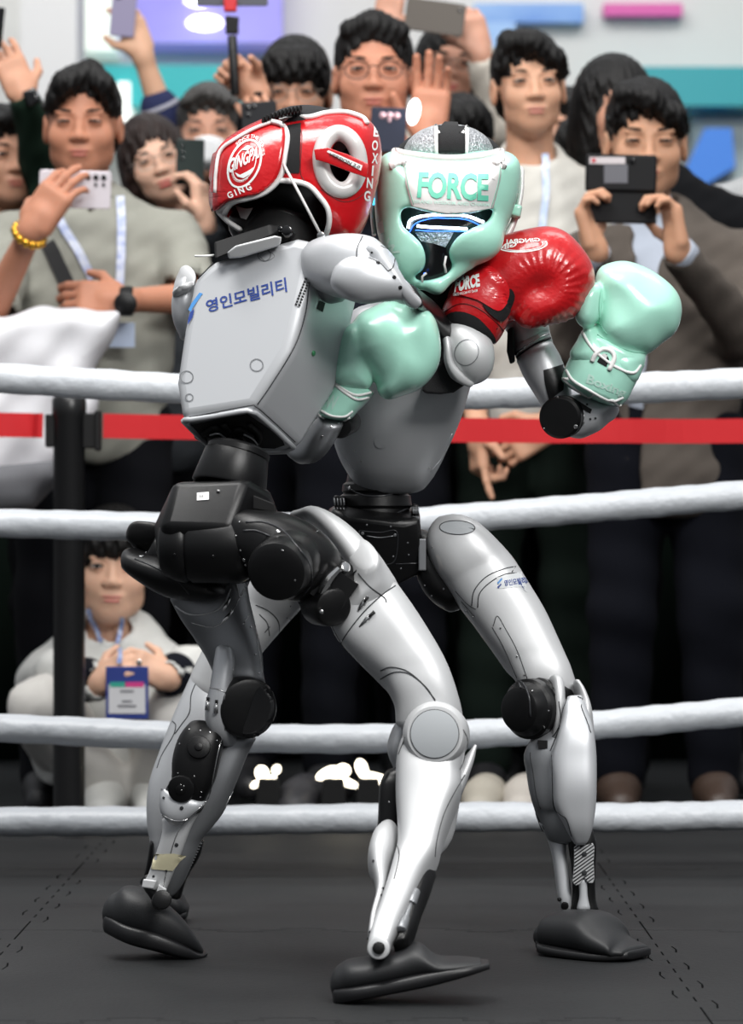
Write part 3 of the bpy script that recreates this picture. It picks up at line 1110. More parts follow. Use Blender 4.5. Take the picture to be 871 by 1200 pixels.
g.build('cable_cover', blackm, R1, bev=.002, smooth=False)
bolts('bolt', [(240, 523), (256, 576, .003), (305, 592, .003), (290, 550, .003), (250, 652), (205, 650)], [pel, low], blackg, R1)
patch('white_tag', [(231, 578), (245, 577), (245, 586), (231, 587)], [pel], whitep, R1, off=.0015)
text_on('tag_print', '5.K.', [(234, 584), (240, 584), (240, 581), (234, 581)], [pel], groove, R1, off=.003)
# right hip
cl = M().lathe(W(268, 640, PY + .0), W(292, 642, PY - .05), [(0, .05), (.03, .053), (.034, .046), (.05, .046), (.054, .04)], 36).build('hip_collar', blackp, R1, auto=50)
hb = loftobj('hip_housing', [(284, 598, 278, 650, PY - .03, .04), (302, 598, 288, 662, PY - .05, .05), (330, 600, 300, 690, PY - .05, .058), (358, 610, 325, 700, PY - .045, .06), (378, 626, 352, 704, PY - .035, .055), (389, 648, 370, 695, PY - .02, .04)], blackp, R1, exp=2.5, n=44)
hd = M().lathe(W(345, 652, PY - .06), W(324, 670, PY - .15), [(0, .044), (.05, .046), (.058, .042), (.062, .044), (.085, .0445), (.096, .041), (.1, .033), (.101, .01)], 44).build('hip_motor', blackp, R1, auto=40)
seam('seam_line', [[(288, 612), (310, 612), (332, 622), (348, 640), (362, 660), (365, 682), (356, 698)], [(285, 622), (300, 622), (316, 628)]], [hb, hd], mat('black edge', '2c2d30', .3), R1, r=.0016)
bolts('bolt', [(372, 623), (286, 656, .0028), (288, 662, .002), (282, 645), (277, 628), (281, 612), (326, 623, .003), (331, 645), (346, 680), (300, 588), (314, 597)], [hb, hd, cl, pel], chrome, R1, r=.0014)
# link to the right thigh
hl = M()
hl.cyl(W(368, 702, PY + .0), W(402, 676, PY - .065), .032, .03, .006)
hl.cyl(W(374, 706, PY - .04), W(392, 712, PY - .09), .032, .028, .006)
hl.box(W(392, 690, PY - .06), (.05, .05, .05), Matrix.Rotation(.6, 3, 'Y'))
hl = hl.build('thigh_actuator', blackp, R1, auto=40)
g = M().tube([W(x, y, PY - .09) for x, y in ((376, 696), (382, 685), (388, 676), (398, 666))], [.006, .008, .007, .005]).cyl(W(376, 716, PY - .1), W(377, 717, PY - .13), .003)
g.cyl(W(400, 668, PY - .07), W(406, 664, PY - .08), .008)
g.build('thigh_bracket', chrome, R1, auto=40)

# ---- right thigh (long curved shell) -> knee -> shin -> shoe
TY = -.27
th = loftobj('thigh_shell', [(383, 722, 466, 684, TY, .052), (396, 750, 486, 712, TY - .005, .056), (418, 774, 506, 744, TY - .01, .056), (438, 792, 523, 776, TY - .02, .052), (452, 806, 534, 806, TY - .03, .046), (462, 826, 541, 830, TY - .035, .040), (464, 848, 543, 846, TY - .035, .036)], silver_w, R1, n=48, exp=2.8, cap=.35)
tt = loftobj('thigh_top_shell', [(414, 660, 437, 640, TY - .03, .04), (408, 678, 452, 662, TY - .015, .05), (384, 706, 464, 680, TY - .005, .052), (382, 722, 468, 688, TY, .051)], silver_w, R1, n=44, exp=2.5, cap=.25)
ta = loftobj('thigh_fairing', [(344, 612, 352, 600, TY + .12, .018), (364, 614, 378, 600, TY + .1, .028), (384, 630, 404, 612, TY + .06, .034), (400, 652, 428, 634, TY + .03, .040), (416, 678, 448, 660, TY + .01, .044), (424, 700, 466, 684, TY, .046)], silver_w, R1, n=40, exp=2.3, cap=.4)
seam('seam_line', [[(467, 684), (448, 697), (424, 720), (403, 748), (398, 762)], [(420, 672), (434, 688), (450, 700), (453, 706)], [(408, 764), (400, 754), (386, 728)], [(382, 724), (400, 700), (408, 680), (418, 668)],
                   [(446, 796), (462, 788), (480, 790), (500, 806), (514, 826), (536, 838), (542, 852)], [(446, 786), (458, 782), (476, 786), (494, 800), (510, 820)]], [th, tt, ta], groove, R1, r=.001)
for poly in ([(418, 712), (422, 700), (431, 697), (432, 702), (426, 712)], [(420, 735), (428, 723), (438, 716), (441, 719), (434, 730), (424, 737)], [(408, 693), (415, 682), (419, 684), (414, 692)]):
    pass
for a, b in (((419, 717), (431, 699)), ((421, 735), (439, 717)), ((410, 692), (417, 682))):
    q0, n0 = hit([th, tt, ta], *a); q1_, n1 = hit([th, tt, ta], *b)
    M().tube([q0 - n0 * .002, (q0 + q1_) / 2 - n0 * .001, q1_ - n1 * .002], [.002, .0042, .003]).build('recess_pad', chrome, R1, ray_ok=False)
    M().tube([(q0 * .35 + q1_ * .65) + n1 * .0015, q1_ + n1 * .001], [.002, .0025]).build('recess_pad', darkin, R1, ray_ok=False)
bolts('bolt', [(401, 751), (386, 760)], [th, tt, ta], chrome, R1, r=.0016)
# knee
kn = M().lathe(W(514, 862, -.26), W(510, 860, -.418), [(0, .036), (.02, .046), (.140, .046), (.150, .044), (.156, .039), (.157, .03)], 44).build('knee_joint', silver_w, R1, auto=40)
kl = loftobj('knee_side_shell', [(470, 838, 492, 826, -.27, .03), (458, 858, 485, 840, -.27, .04), (454, 880, 482, 868, -.27, .04), (462, 902, 482, 895, -.27, .03)], silver, R1, exp=2.3)

g = M(); q, nr = hit([kn], 509.5, 860, .0002); g.cyl(q - nr * .001, q + nr * .0010, .0335, bev=.0005, n=40); M().cyl(q - nr * .001, q + nr * .0006, .0345, bev=.0003, n=40).build('cap_gap', groove, R1, auto=40)
g.build('knee_cap', mat('light grey plastic', 'aeb2b5', .55), R1, auto=40)
SHY = -.36
sn = loftobj('shin_shell', [(474, 858, 543, 852, SHY, .036), (466, 882, 545, 880, SHY - .01, .040), (464, 905, 541, 905, SHY - .018, .044), (464, 935, 540, 932, SHY - .032, .045), (466, 965, 529, 960, SHY - .052, .042), (466, 990, 519, 988, SHY - .072, .038), (462, 1010, 513, 1008, SHY - .09, .034), (456, 1035, 497, 1030, SHY - .12, .028), (446, 1065, 482, 1060, SHY - .16, .023), (436, 1092, 468, 1088, SHY - .195, .02), (431, 1108, 459, 1108, SHY - .21, .018), (434, 1118, 455, 1118, SHY - .215, .014)], silver_w, R1, n=48, exp=3.3, cap=.3)
cl_ = loftobj('calf_fin', [(556, 873, 559, 874, SHY + .0, .003), (541, 892, 556, 890, SHY, .014), (531, 912, 550, 908, SHY, .026), (520, 945, 540, 935, SHY, .032), (512, 975, 529, 962, SHY - .01, .03), (508, 1000, 516, 1000, SHY - .03, .02), (506, 1016, 511, 1016, SHY - .03, .012)], silver_w, R1, exp=2.4, n=28)
seam('seam_line', [[(545, 908), (532, 930), (520, 955), (512, 985), (510, 1004)], [(463, 985), (468, 1002), (462, 1030)], [(475, 864), (467, 884)], [(543, 855), (548, 868), (545, 888), (539, 902)]], [sn, cl_, kn], groove, R1, r=.0008)
bk = loftobj('shin_motor', [(452, 905, 470, 900, SHY + .03, .02), (445, 920, 470, 920, SHY + .03, .03), (443, 960, 470, 960, SHY + .025, .034), (441, 982, 470, 978, SHY + .02, .03), (442, 992, 466, 992, SHY + .02, .024)], blackp, R1, exp=3.4, cap=.3)
bolts('bolt', [(452, 982), (445, 979), (460, 976, .003), (456, 940)], [bk, sn], chrome, R1, r=.0014)
fs = loftobj('ankle_guard', [(447, 982, 468, 975, SHY - .03, .026), (437, 994, 468, 988, SHY - .05, .034), (431, 1008, 462, 1008, SHY - .075, .034), (436, 1022, 456, 1020, SHY - .10, .026), (441, 1045, 452, 1045, SHY - .13, .018), (436, 1075, 446, 1072, SHY - .16, .014), (431, 1098, 440, 1098, SHY - .19, .012)], silver_w, R1, exp=2.6)
bolts('bolt', [(449, 1041), (447, 1049), (434, 1092), (432, 1100), (438, 1009)], [sn, fs], groove, R1, r=.002)
cb = loftobj('calf_linkage', [(497, 1022, 509, 1017, SHY - .09, .018), (486, 1042, 504, 1038, SHY - .115, .02), (478, 1068, 494, 1066, SHY - .15, .02), (470, 1092, 487, 1090, SHY - .18, .02), (462, 1112, 480, 1108, SHY - .2, .018)], blackp, R1, exp=3)
g = M().cyl(W(486, 1046, SHY - .145), W(471, 1090, SHY - .205), .0045).cyl(W(487, 1044, SHY - .145), W(482, 1060, SHY - .165), .0075).cyl(W(475, 1076, SHY - .185), W(470, 1090, SHY - .205), .0075)
g.build('calf_rod', silver_d, R1, auto=40)
g = M().cyl(W(444, 1111, SHY - .19), W(444, 1111, SHY - .245), .0155, bev=.003)
g.build('ankle_joint', silver_w, R1, auto=40)
g = M().lathe(W(444, 1111, SHY - .243), W(444, 1111, SHY - .263), [(0, .0085), (.006, .0085), (.008, .006), (.0085, .002)], 24)
g.build('ankle_bolt', blackm, R1, auto=40)


def shoe(pts_sole, upper, parent, m_up, m_sole, nm='shoe'):
    o = M().hull(upper).build(nm, m_up, parent, bev=.012, auto=50)
    o.modifiers['bevel'].segments = 4
    M().hull(pts_sole).build('sole', m_sole, o, bev=.003, auto=50)
    return o


rub = mat('black shoe rubber', '141416', .42, bump=.1, bscale=500)
rubu = mat('black shoe upper', '1d1e20', .5, bump=.15, bscale=700)


def shoe_loft(name, st, sole, parent, exp=2.3):
    """upper as a loft from heel to toe: stations (x, y of top, x, y of bottom, Y, half width)"""
    o = loftobj(name, st, rubu, parent, exp=exp, n=36, cap=.6)
    loftobj('sole', sole, rub, o, exp=4, n=28, cap=.4)
    return o


FY = -.545
shoe_loft('shoe', [(398, 1130, 396, 1166, FY, .030), (410, 1124, 412, 1162, FY, .042), (436, 1120, 440, 1156, FY, .046), (466, 1112, 470, 1150, FY, .046), (490, 1104, 494, 1146, FY, .048), (512, 1120, 516, 1142, FY, .050), (540, 1122, 542, 1136, FY, .046), (562, 1124, 563, 1132, FY, .034)],
          [(393, 1155, 394, 1176, FY, .030), (412, 1151, 414, 1171, FY, .047), (450, 1144, 452, 1163, FY, .053), (500, 1133, 502, 1153, FY, .053), (545, 1127, 547, 1141, FY, .049), (572, 1126, 573, 1134, FY, .028)], R1)
g = M().hull([W(x, y, Y) for Y in (FY + .0, FY + .06) for x, y in ((476, 1100), (490, 1108), (498, 1126), (468, 1126))])
g.build('ankle_block', blackm, R1, bev=.003, auto=40)

# ---- left leg (dark side towards us)
LY = -.16
# hip lens
lh = loftobj('hip_motor', [(158, 642, 156, 668, LY - .01, .03), (172, 648, 166, 682, LY - .02, .05), (205, 655, 196, 700, LY - .03, .058), (240, 672, 228, 704, LY - .03, .05), (258, 684, 250, 700, LY - .02, .03)], blackp, R1, exp=2.2)
loftobj('hip_housing', [(176, 612, 172, 640, LY - .01, .03), (184, 618, 166, 652, LY - .0, .04), (200, 632, 180, 672, LY, .05), (230, 660, 215, 690, LY, .05)], blackp, R1, exp=2.6)
seam('seam_line', [[(158, 655), (180, 664), (205, 678), (222, 696)], [(188, 668), (202, 674), (210, 680)]], [lh], mat('black edge', '2c2d30', .3), R1, r=.0014)
bolts('bolt', [(166, 652, .004), (171, 648), (188, 658), (206, 654)], [lh], chrome, R1, r=.0014)
loftobj('thigh_actuator', [(212, 700, 296, 668, LY + .01, .04), (212, 712, 290, 682, LY + .005, .045), (224, 716, 280, 694, LY, .04)], blackp, R1, exp=2.4)
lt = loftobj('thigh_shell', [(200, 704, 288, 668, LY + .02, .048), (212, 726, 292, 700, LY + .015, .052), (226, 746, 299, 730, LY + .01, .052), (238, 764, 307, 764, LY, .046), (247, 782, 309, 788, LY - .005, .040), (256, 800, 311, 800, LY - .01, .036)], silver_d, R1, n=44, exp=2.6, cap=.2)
seam('seam_line', [[(202, 708), (222, 720), (248, 718), (262, 708), (270, 690)], [(276, 680), (281, 700), (287, 690)]], [lt], silver_w, R1, r=.0016)
seam('seam_line', [[(224, 730), (250, 735), (268, 722), (282, 698), (290, 680)], [(288, 668), (298, 720), (304, 764), (308, 792)], [(285, 732), (292, 720)]], [lt], chrome, R1, r=.0007)
for a, b in (((260, 718), (270, 700)), ((258, 733), (273, 715))):
    q0, n0 = hit([lt], *a); q1_, n1 = hit([lt], *b)
    M().tube([q0 - n0 * .002, (q0 + q1_) / 2 - n0 * .001, q1_ - n1 * .002], [.0015, .0035, .0025]).build('recess_pad', chrome, R1, ray_ok=False)
bolts('bolt', [(294, 735), (299, 767), (303, 789), (272, 715)], [lt], chrome, R1, r=.0016)
kb = loftobj('knee_bracket', [(253, 762, 274, 764, LY - .03, .03), (250, 782, 276, 780, LY - .035, .034), (246, 806, 272, 808, LY - .04, .036), (241, 824, 272, 828, LY - .04, .036), (242, 842, 276, 846, LY - .035, .034), (252, 856, 280, 860, LY - .02, .028)], silver, R1, exp=3)
seam('seam_line', [[(246, 806), (256, 808), (265, 812)], [(273, 783), (272, 800), (264, 814), (262, 838), (264, 856)]], [kb, lt], chrome, R1, r=.0009)
for x, y in ((244, 826), (254, 829)):
    q0, n0 = hit([kb], x, y)
    M().tube([q0 + Vector((0, -.001, .007)), q0 + Vector((-.001, -.001, -.008))], [.002, .0035]).build('recess_pad', chrome, R1, ray_ok=False)
    M().tube([q0 + Vector((0, -.001, .011)), q0 + Vector((0, -.001, .006))], [.0022, .0022]).build('recess_pad', darkin, R1, ray_ok=False)
M().lathe(W(276, 824, LY + .0), W(293, 831, LY - .07), [(0, .04), (.02, .045), (.028, .045), (.032, .041), (.036, .045), (.06, .045), (.066, .042), (.068, .037), (.0685, .01)], 44).build('knee_motor', blackp, R1, auto=40)
kd = [o for o in COL.objects if o.name.startswith('knee_motor')][-1]
patch('motor_recess', [(300, 810), (312, 802), (319, 812), (321, 830), (318, 850), (306, 864), (292, 866), (284, 858), (290, 838)], [kd], blackg, R1, off=.001, sm=3)
seam('seam_line', [[(300, 812), (310, 818), (318, 826)]], [kd], silver_d, R1, r=.0006)
# shin
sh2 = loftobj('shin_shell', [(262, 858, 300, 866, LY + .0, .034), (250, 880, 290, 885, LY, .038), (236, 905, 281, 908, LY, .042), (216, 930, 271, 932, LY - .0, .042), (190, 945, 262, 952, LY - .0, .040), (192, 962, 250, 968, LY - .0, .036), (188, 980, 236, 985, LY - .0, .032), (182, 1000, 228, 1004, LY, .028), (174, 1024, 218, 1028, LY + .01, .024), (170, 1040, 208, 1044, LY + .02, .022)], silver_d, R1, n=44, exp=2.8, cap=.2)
mt = loftobj('shin_motor', [(220, 853, 262, 860, LY - .03, .03), (208, 870, 262, 872, LY - .04, .034), (202, 890, 258, 892, LY - .045, .034), (201, 915, 252, 915, LY - .045, .034), (194, 928, 243, 930, LY - .04, .032), (194, 936, 240, 940, LY - .03, .028)], blackp, R1, exp=3, cap=.3)
g = M()
for x, y, r in ((233, 876, .017), (213, 924, .02)):
    q, nr = hit([mt], x, y)
    mc = M().cyl(q - nr * .003, q + nr * .006, r, bev=.002).cyl(q + nr * .005, q + nr * .009, r * .35, bev=.001).build('motor_cap', blackp, R1, auto=40)
bolts('bolt', [(211, 872), (209, 906), (228, 910), (212, 858), (222, 855), (235, 856), (246, 858), (254, 868), (231, 875, .001), (235, 876, .001), (234, 880, .001), (212, 920, .001), (216, 921, .001), (213, 926, .001), (236, 928), (235, 934)], [mt, mc], chrome, R1, r=.0013)
lb = loftobj('shin_plate', [(189, 925, 205, 931, LY - .055, .012), (187, 936, 240, 938, LY - .055, .022), (188, 948, 230, 950, LY - .05, .026), (196, 956, 218, 958, LY - .045, .022)], silver, R1, exp=2.6)
lp = loftobj('lower_shin_plate', [(190, 960, 236, 950, LY - .035, .01), (190, 975, 224, 970, LY - .035, .012), (183, 1000, 212, 1002, LY - .03, .012), (174, 1024, 202, 1026, LY - .02, .012), (169, 1032, 194, 1046, LY - .015, .012)], silver_w, R1, exp=3)
seam('seam_line', [[(190, 955), (206, 962), (224, 958), (240, 940)], [(265, 862), (258, 872), (250, 910), (244, 936), (226, 954), (210, 972), (200, 1000), (190, 1044)], [(298, 870), (280, 912), (262, 950)]], [sh2, lb, lp, mt], chrome, R1, r=.0009)
bolts('bolt', [(192, 935, .002), (213, 947, .0028), (186, 982), (207, 990, .0028), (180, 1027, .002), (195, 1020)], [lb, lp, sh2], groove, R1, r=.002)
patch('tape_strip', [(178, 1001), (204, 1000), (218, 1003), (208, 1012), (202, 1020), (174, 1018)], [lp, sh2], tape, R1, off=.0015)
cs = loftobj('calf_linkage', [(234, 984, 239, 986, LY + .02, .014), (222, 1000, 234, 1004, LY + .02, .016), (210, 1024, 220, 1028, LY + .02, .016), (196, 1046, 212, 1052, LY + .02, .016)], blackp, R1, exp=3)
g = M()
for i in range(14):
    q = W(234 - i * 1.5, 988 + i * 3.2, LY + .01)
    g.box(q, (.008, .02, .0015))
g.build('spring_coil', silver_d, R1, smooth=False)
g = M().cyl(W(172, 1030, LY), W(186, 1050, LY - .02), .012).cyl(W(188, 1056, LY), W(190, 1054, LY - .05), .014)
g.build('ankle_joint', blackp, R1, auto=40)
g = M().hull([W(x, y, Y) for Y in (LY - .04, LY - .02) for x, y in ((168, 1030), (184, 1032), (180, 1042), (166, 1040))]).hull([W(x, y, Y) for Y in (LY - .04, LY - .02) for x, y in ((186, 1036), (196, 1042), (190, 1054), (182, 1050))])
g.build('ankle_bracket', silver_w, R1, bev=.002, smooth=False)
F2 = -.06
shoe_loft('shoe', [(136, 1046, 128, 1084, F2 - .02, .028), (148, 1038, 146, 1094, F2 - .02, .042), (170, 1042, 170, 1104, F2 - .02, .048), (196, 1060, 196, 1112, F2 - .01, .050), (216, 1082, 212, 1114, F2, .046), (232, 1104, 228, 1116, F2 + .01, .032)],
          [(126, 1070, 124, 1092, F2 - .02, .026), (144, 1076, 142, 1100, F2 - .02, .044), (170, 1084, 170, 1110, F2 - .02, .051), (200, 1097, 198, 1118, F2 - .01, .052), (222, 1108, 218, 1118, F2, .044), (238, 1112, 236, 1117, F2 + .01, .022)], R1)

# ============================================================ ROBOT 1 head and red headgear
HY = -.07
s = SDF((-.255, HY - .15, 1.06), (.02, HY + .16, 1.3), .0032)
out1 = [(254, 212), (257, 186), (270, 168), (300, 151), (330, 141), (362, 134), (400, 130), (424, 135), (440, 149), (447, 170), (446, 200), (436, 242), (424, 272), (408, 286), (385, 286), (362, 282), (320, 276), (280, 268), (257, 250)]
s.poly(out1, HY, .118, .07, sm=3)
gh1 = s.ghost('ghost one')
s.hollow(.02)
open1 = [(263, 249), (272, 238), (292, 232), (306, 218), (322, 212), (345, 213), (362, 218), (374, 230), (382, 244), (384, 258), (380, 275), (374, 300), (330, 300), (262, 280)]
s.poly(open1, HY - .1, .13, .004, k=.006, op='s', sm=3)
s.ell(W(399, 190, HY - .11), (.015, .05, .033), k=.006, op='s')
s.poly([(290, 120), (420, 118), (412, 134), (380, 138), (340, 142), (300, 154)], HY, .06, .02, k=.01, op='s')
hg = s.build('boxing_headgear', redl, R1, label='red leather boxing headgear with white piping')
hd1 = M().ell(W(350, 212, HY), (.088, .085, .075)).ell(W(322, 262, HY - .02), (.07, .05, .045)).build('head', blackp, R1)
M().cyl(W(332, 270, HY - .03), W(322, 300, HY - .05), .055, .06, .004).build('neck', blackm, R1, auto=40)
g = M().ell(W(358, 152, HY), (.066, .08, .036))
g.build('crown_pad', mesh_b, R1)
g = M()
for i in range(11):
    a = W(309 + i * 4.3, 141 - i * .9 - 4 * math.sin(i / 10 * 2), HY - .085)
    g.box(a, (.0035, .03, .009), Matrix.Rotation(.3, 3, 'Y'))
g.build('ribbed_strap', blackm, hg, bev=.001, smooth=False)
gg = M(); random.seed(3)
for i in range(26):
    x = 372 + random.random() * 40; y = 128 + abs(x - 392) * .12 + random.random() * 3
    gg.ell(W(x, y, HY - .05 + random.random() * .03), (.002, .002, .002), n=3)
gg.build('glitter_trim', glitter, hg)
# piping, ear ring, straps
seam('piping', [[(309, 142), (330, 136), (360, 139), (382, 134), (405, 133), (424, 139), (430, 146)], [(288, 152), (300, 139), (312, 137)]], [gh1], piping, hg, r=.0042, off=.002)
seam('piping', [[(264, 250), (273, 238), (292, 231), (306, 217), (322, 212), (345, 213), (362, 218), (374, 230), (384, 244), (386, 260), (381, 278)], [(258, 248), (268, 258), (282, 268)]], [gh1], piping, hg, r=.0042, off=.002)
ring = [(399 + 23 * math.cos(a) + 2 * math.sin(a), 189 + 34 * math.sin(a)) for a in [i * PI / 10 for i in range(20)]]
er = seam('ear_ring', [ring], [gh1], whitel, hg, r=.0125, off=-.002, closed=True, n=14, sm=2)
BV[er.name] = BVHTree.FromPolygons([tuple(p.co + root_of(R1)) for p in er.data.vertices], [tuple(p.vertices) for p in er.data.polygons])
g = M(); q = W(399, 190, HY - .095)
g.ell(W(398, 168, HY - .075), (.012, .012, .014)).build('ear_speaker', mat('grey grille', '4a4c50', .5, bump=.8, bscale=700), hg)
p0, p1 = hit([gh1], 368, 179)[0], hit([gh1], 430, 200)[0]
yb = min(hit([er], 378, 182)[0].y, hit([er], 418, 200)[0].y) - .010
bar = M().prism([W(x, y, yb - .001) for x, y in ((368, 175), (384, 173), (408, 181), (432, 192), (430, 208), (412, 202), (384, 191), (370, 187))], Vector((0, .006, 0))).build('ear_strap', redl, hg, bev=.0012)
lay('ear_label', *flat_mesh([[(383, 178), (385, 176), (425, 194), (423, 200)]], 5), [bar], whitep, hg, off=.0015)
text_on('label_print', 'VERSION 2.0', [(385, 182), (421, 198), (423, 195), (387, 179)], [bar], blackm, hg, off=.0026, bold=.02)
for t, q in (('B', (441, 155)), ('O', (439, 171)), ('X', (439, 186)), ('I', (437, 200)), ('N', (433, 215)), ('G', (430, 230))):
    x, y = q
    if t == 'I':
        patch('lettering', [(x - 1, y - 6), (x + 1, y - 6), (x, y + 6), (x - 2, y + 6)], [gh1], whitep, hg); continue
    text_on('lettering', t, [(x - 4, y + 5), (x + 3, y + 6), (x + 4, y - 6), (x - 3, y - 7)], [gh1], whitep, hg, bold=.03)
patch('velcro_panel', [(337, 148), (353, 145), (351, 203), (334, 203)], [gh1], velcro, hg, off=.002)
seam('stitching', [[(350, 146), (354, 160), (352, 200), (358, 214)], [(376, 222), (400, 236), (420, 232), (436, 216)]], [gh1], mat('dark red seam', '70080c', .5), hg, r=.0008)
fl_poly = [(261, 176), (276, 166), (297, 154), (318, 146), (330, 148), (335, 160), (333, 180), (326, 206), (312, 222), (292, 230), (272, 236), (257, 246), (254, 225), (255, 200)]
fl = patch('rear_flap', fl_poly, [gh1], redl, hg, off=.012, sm=4, th=.01)
seam('piping', [[(258, 247), (272, 237), (292, 232), (313, 224), (328, 208), (334, 182), (337, 160), (331, 148), (318, 144)]], [fl, gh1], piping, hg, r=.0045, off=.003)
seam('piping', [[(254, 226), (255, 204), (260, 178), (278, 164), (298, 153), (318, 145)]], [fl, gh1], piping, hg, r=.0028, off=.003)
# emblem on the flap
er_ = -.36
for rx, ry, w, c_ in ((18.5, 30, 2.4, whitep), (12.5, 21, 1., whitep)):
    v, f = ring_poly(287, 192, rx, ry, w, .38)
    lay('emblem_ring', v, f, [fl, gh1], c_, hg, off=.0012)
text_on('emblem_lettering', 'GINGPAI', [(268, 204), (304, 185), (306, 170), (270, 187)], [fl, gh1], whitep, hg, bold=.03, off=.0016)
text_on('emblem_print', 'BOXING KICKBOXING MUAYTHAI', [], [fl, gh1], whitep, hg, off=.0016, L=12, bold=.01, arc=(287, 192, 13.5, 23, 230, 130, -.15, .38))
text_on('emblem_print', 'SINCE THE SERIES', [], [fl, gh1], whitep, hg, off=.0016, L=12, bold=.01, arc=(287, 192, 18.5, 31, -60, 60, .14, .38))
text_on('lettering', 'GING', [(269, 233), (296, 222), (293, 215), (266, 226)], [fl, gh1], whitep, hg, bold=.03, off=.0016, spacing=1.5)
for pl in ([(276, 202), (282, 205), (290, 201), (298, 196), (294, 204), (286, 209), (279, 207)], [(284, 176), (290, 171), (296, 172), (291, 177)]):
    patch('emblem_print', pl, [fl, gh1], whitep, hg, off=.0016)
patch('inner_label', [(278, 243), (290, 246), (298, 245), (290, 258), (284, 256)], [hd1], whitel, hg, off=.004)
a, b = hit([fl, gh1], 331, 190, .004)[0], W(375, 273, -.23)
M().tube([a, a.lerp(b, .5) + Vector((0, -.01, 0)), b], .0022).build('zip_tie', whitel, hg)
g = M().cyl(W(376, 276, -.24), W(377, 277, -.2), .006).tube([W(x, y, -.235) for x, y in ((374, 280), (378, 290), (372, 300), (378, 308))], .0022)
g.build('cable_clip', chrome, R1, auto=40)

# ============================================================ ROBOT 2
# ---- torso
tor2 = loftobj('torso_shell', [(452, 350, 545, 350, .17, .06), (410, 368, 576, 368, .17, .085), (388, 410, 566, 415, .165, .095), (384, 450, 552, 452, .16, .095), (386, 485, 541, 486, .165, .088), (392, 515, 525, 520, .18, .078), (402, 535, 514, 541, .195, .068), (414, 552, 503, 556, .21, .058)], silver, R2, n=52, exp=3, cap=.12)
loftobj('torso_rim', [(412, 550, 505, 554, .208, .06), (415, 556, 502, 559, .212, .056)], silver, R2, n=44, exp=3, cap=.1, m=1)
v, f = ring_poly(446, 518, 7, 7, 7)
lay('plug_cap', v, f, [tor2], silver, R2, off=.001)
bolts('bolt', [(424, 540), (503, 548), (416, 528)], [tor2], chrome, R2, r=.0012)
seam('seam_line', [[(388, 505), (394, 522), (412, 548), (416, 552)], [(505, 552), (518, 536), (530, 508)]], [tor2], silver, R2, r=.0009)
M().cyl(W(510, 325, .12), W(508, 362, .13), .045, .048, .003).build('neck', blackm, R2, auto=40)
patch('chest_label', [(507, 346), (530, 344), (529, 354), (506, 356)], [tor2], whitep, R2)
# ---- waist and pelvis
g = M().lathe(W(440, 556, .21), W(440, 610, .21), [(0, .044), (.012, .046), (.016, .052), (.026, .053), (.03, .05), (.034, .056), (.05, .058), (.055, .054), (.07, .056)], 36).build('waist_motor', blackp, R2, auto=40)
seam('seam_line', [[(407, 571), (425, 580), (450, 581), (474, 575)], [(404, 592), (425, 602), (455, 604), (478, 596)]], [g], mat('black edge', '2c2d30', .3), R2, r=.0016)
bolts('bolt', [(456, 574, .004), (463, 573, .003), (437, 561), (471, 561), (410, 572, .003)], [g], chrome, R2, r=.0012)
pel2 = M().hull([W(x, y, Y) for x, y, Y in ((388, 596, .13), (402, 606, .11), (470, 614, .11), (492, 608, .12), (495, 640, .12), (494, 672, .14), (462, 688, .14), (402, 680, .14), (386, 650, .14), (384, 597, .25), (492, 600, .25), (470, 588, .3), (400, 588, .3), (490, 660, .28), (400, 670, .28))]).build('pelvis_shell', blackp, R2, bev=.006, auto=40)
seam('panel_line', [[(421, 622), (446, 624), (464, 622), (466, 640), (462, 658), (450, 662)], [(421, 622), (422, 636), (432, 660)], [(464, 661), (492, 660)]], [pel2], mat('black edge', '2c2d30', .3), R2, r=.001)
seam('panel_line', [[(430, 628), (445, 630), (462, 628)]], [pel2], silver_d, R2, r=.0008)
bolts('bolt', [(425, 625, .0025), (463, 627, .0025), (430, 615), (458, 617), (478, 636), (479, 650), (470, 666), (461, 652)], [pel2], silver_d, R2, r=.0014)
for x0, x1, y0, y1 in ((390, 404, 580, 606), (482, 491, 590, 612)):
    M().hull([W(x, y, Y) for Y in (.14, .24) for x, y in ((x0, y0 + 4), (x0 + 3, y0), (x1, y0 + 2), (x1, y1), (x0 + 4, y1 - 3))]).build('vent_panel', blackp, R2, bev=.003, auto=40)
    for i in range(4):
        x = x0 + 2 + i * (x1 - x0 - 3) / 3
        M().tube([W(x, y0 + 4, .137), W(x + .5, y0 + 12, .134)], .0013, 5).build('vent_slat', silver_d, R2)
        M().tube([W(x, y0 + 15, .137), W(x + .5, y1 - 3, .134)], .0013, 5).build('vent_slat', silver_d, R2)
M().box(W(495, 650, .13), (.012, .02, .05)).build('side_bracket', silver_d, R2, bev=.002, smooth=False)
# hips
hr = loftobj('hip_housing', [(486, 655, 500, 622, .2, .04), (494, 672, 512, 630, .19, .045), (498, 692, 522, 650, .18, .045), (506, 704, 536, 680, .17, .04), (520, 712, 545, 700, .16, .03)], blackp, R2, exp=2.6)
bolts('bolt', [(498, 686), (506, 698), (512, 650), (520, 690)], [hr], silver_d, R2, r=.0015)
loftobj('hip_housing', [(380, 610, 400, 690, .24, .05), (360, 625, 384, 700, .27, .05), (340, 640, 366, 700, .3, .045)], blackp, R2, exp=2.6)

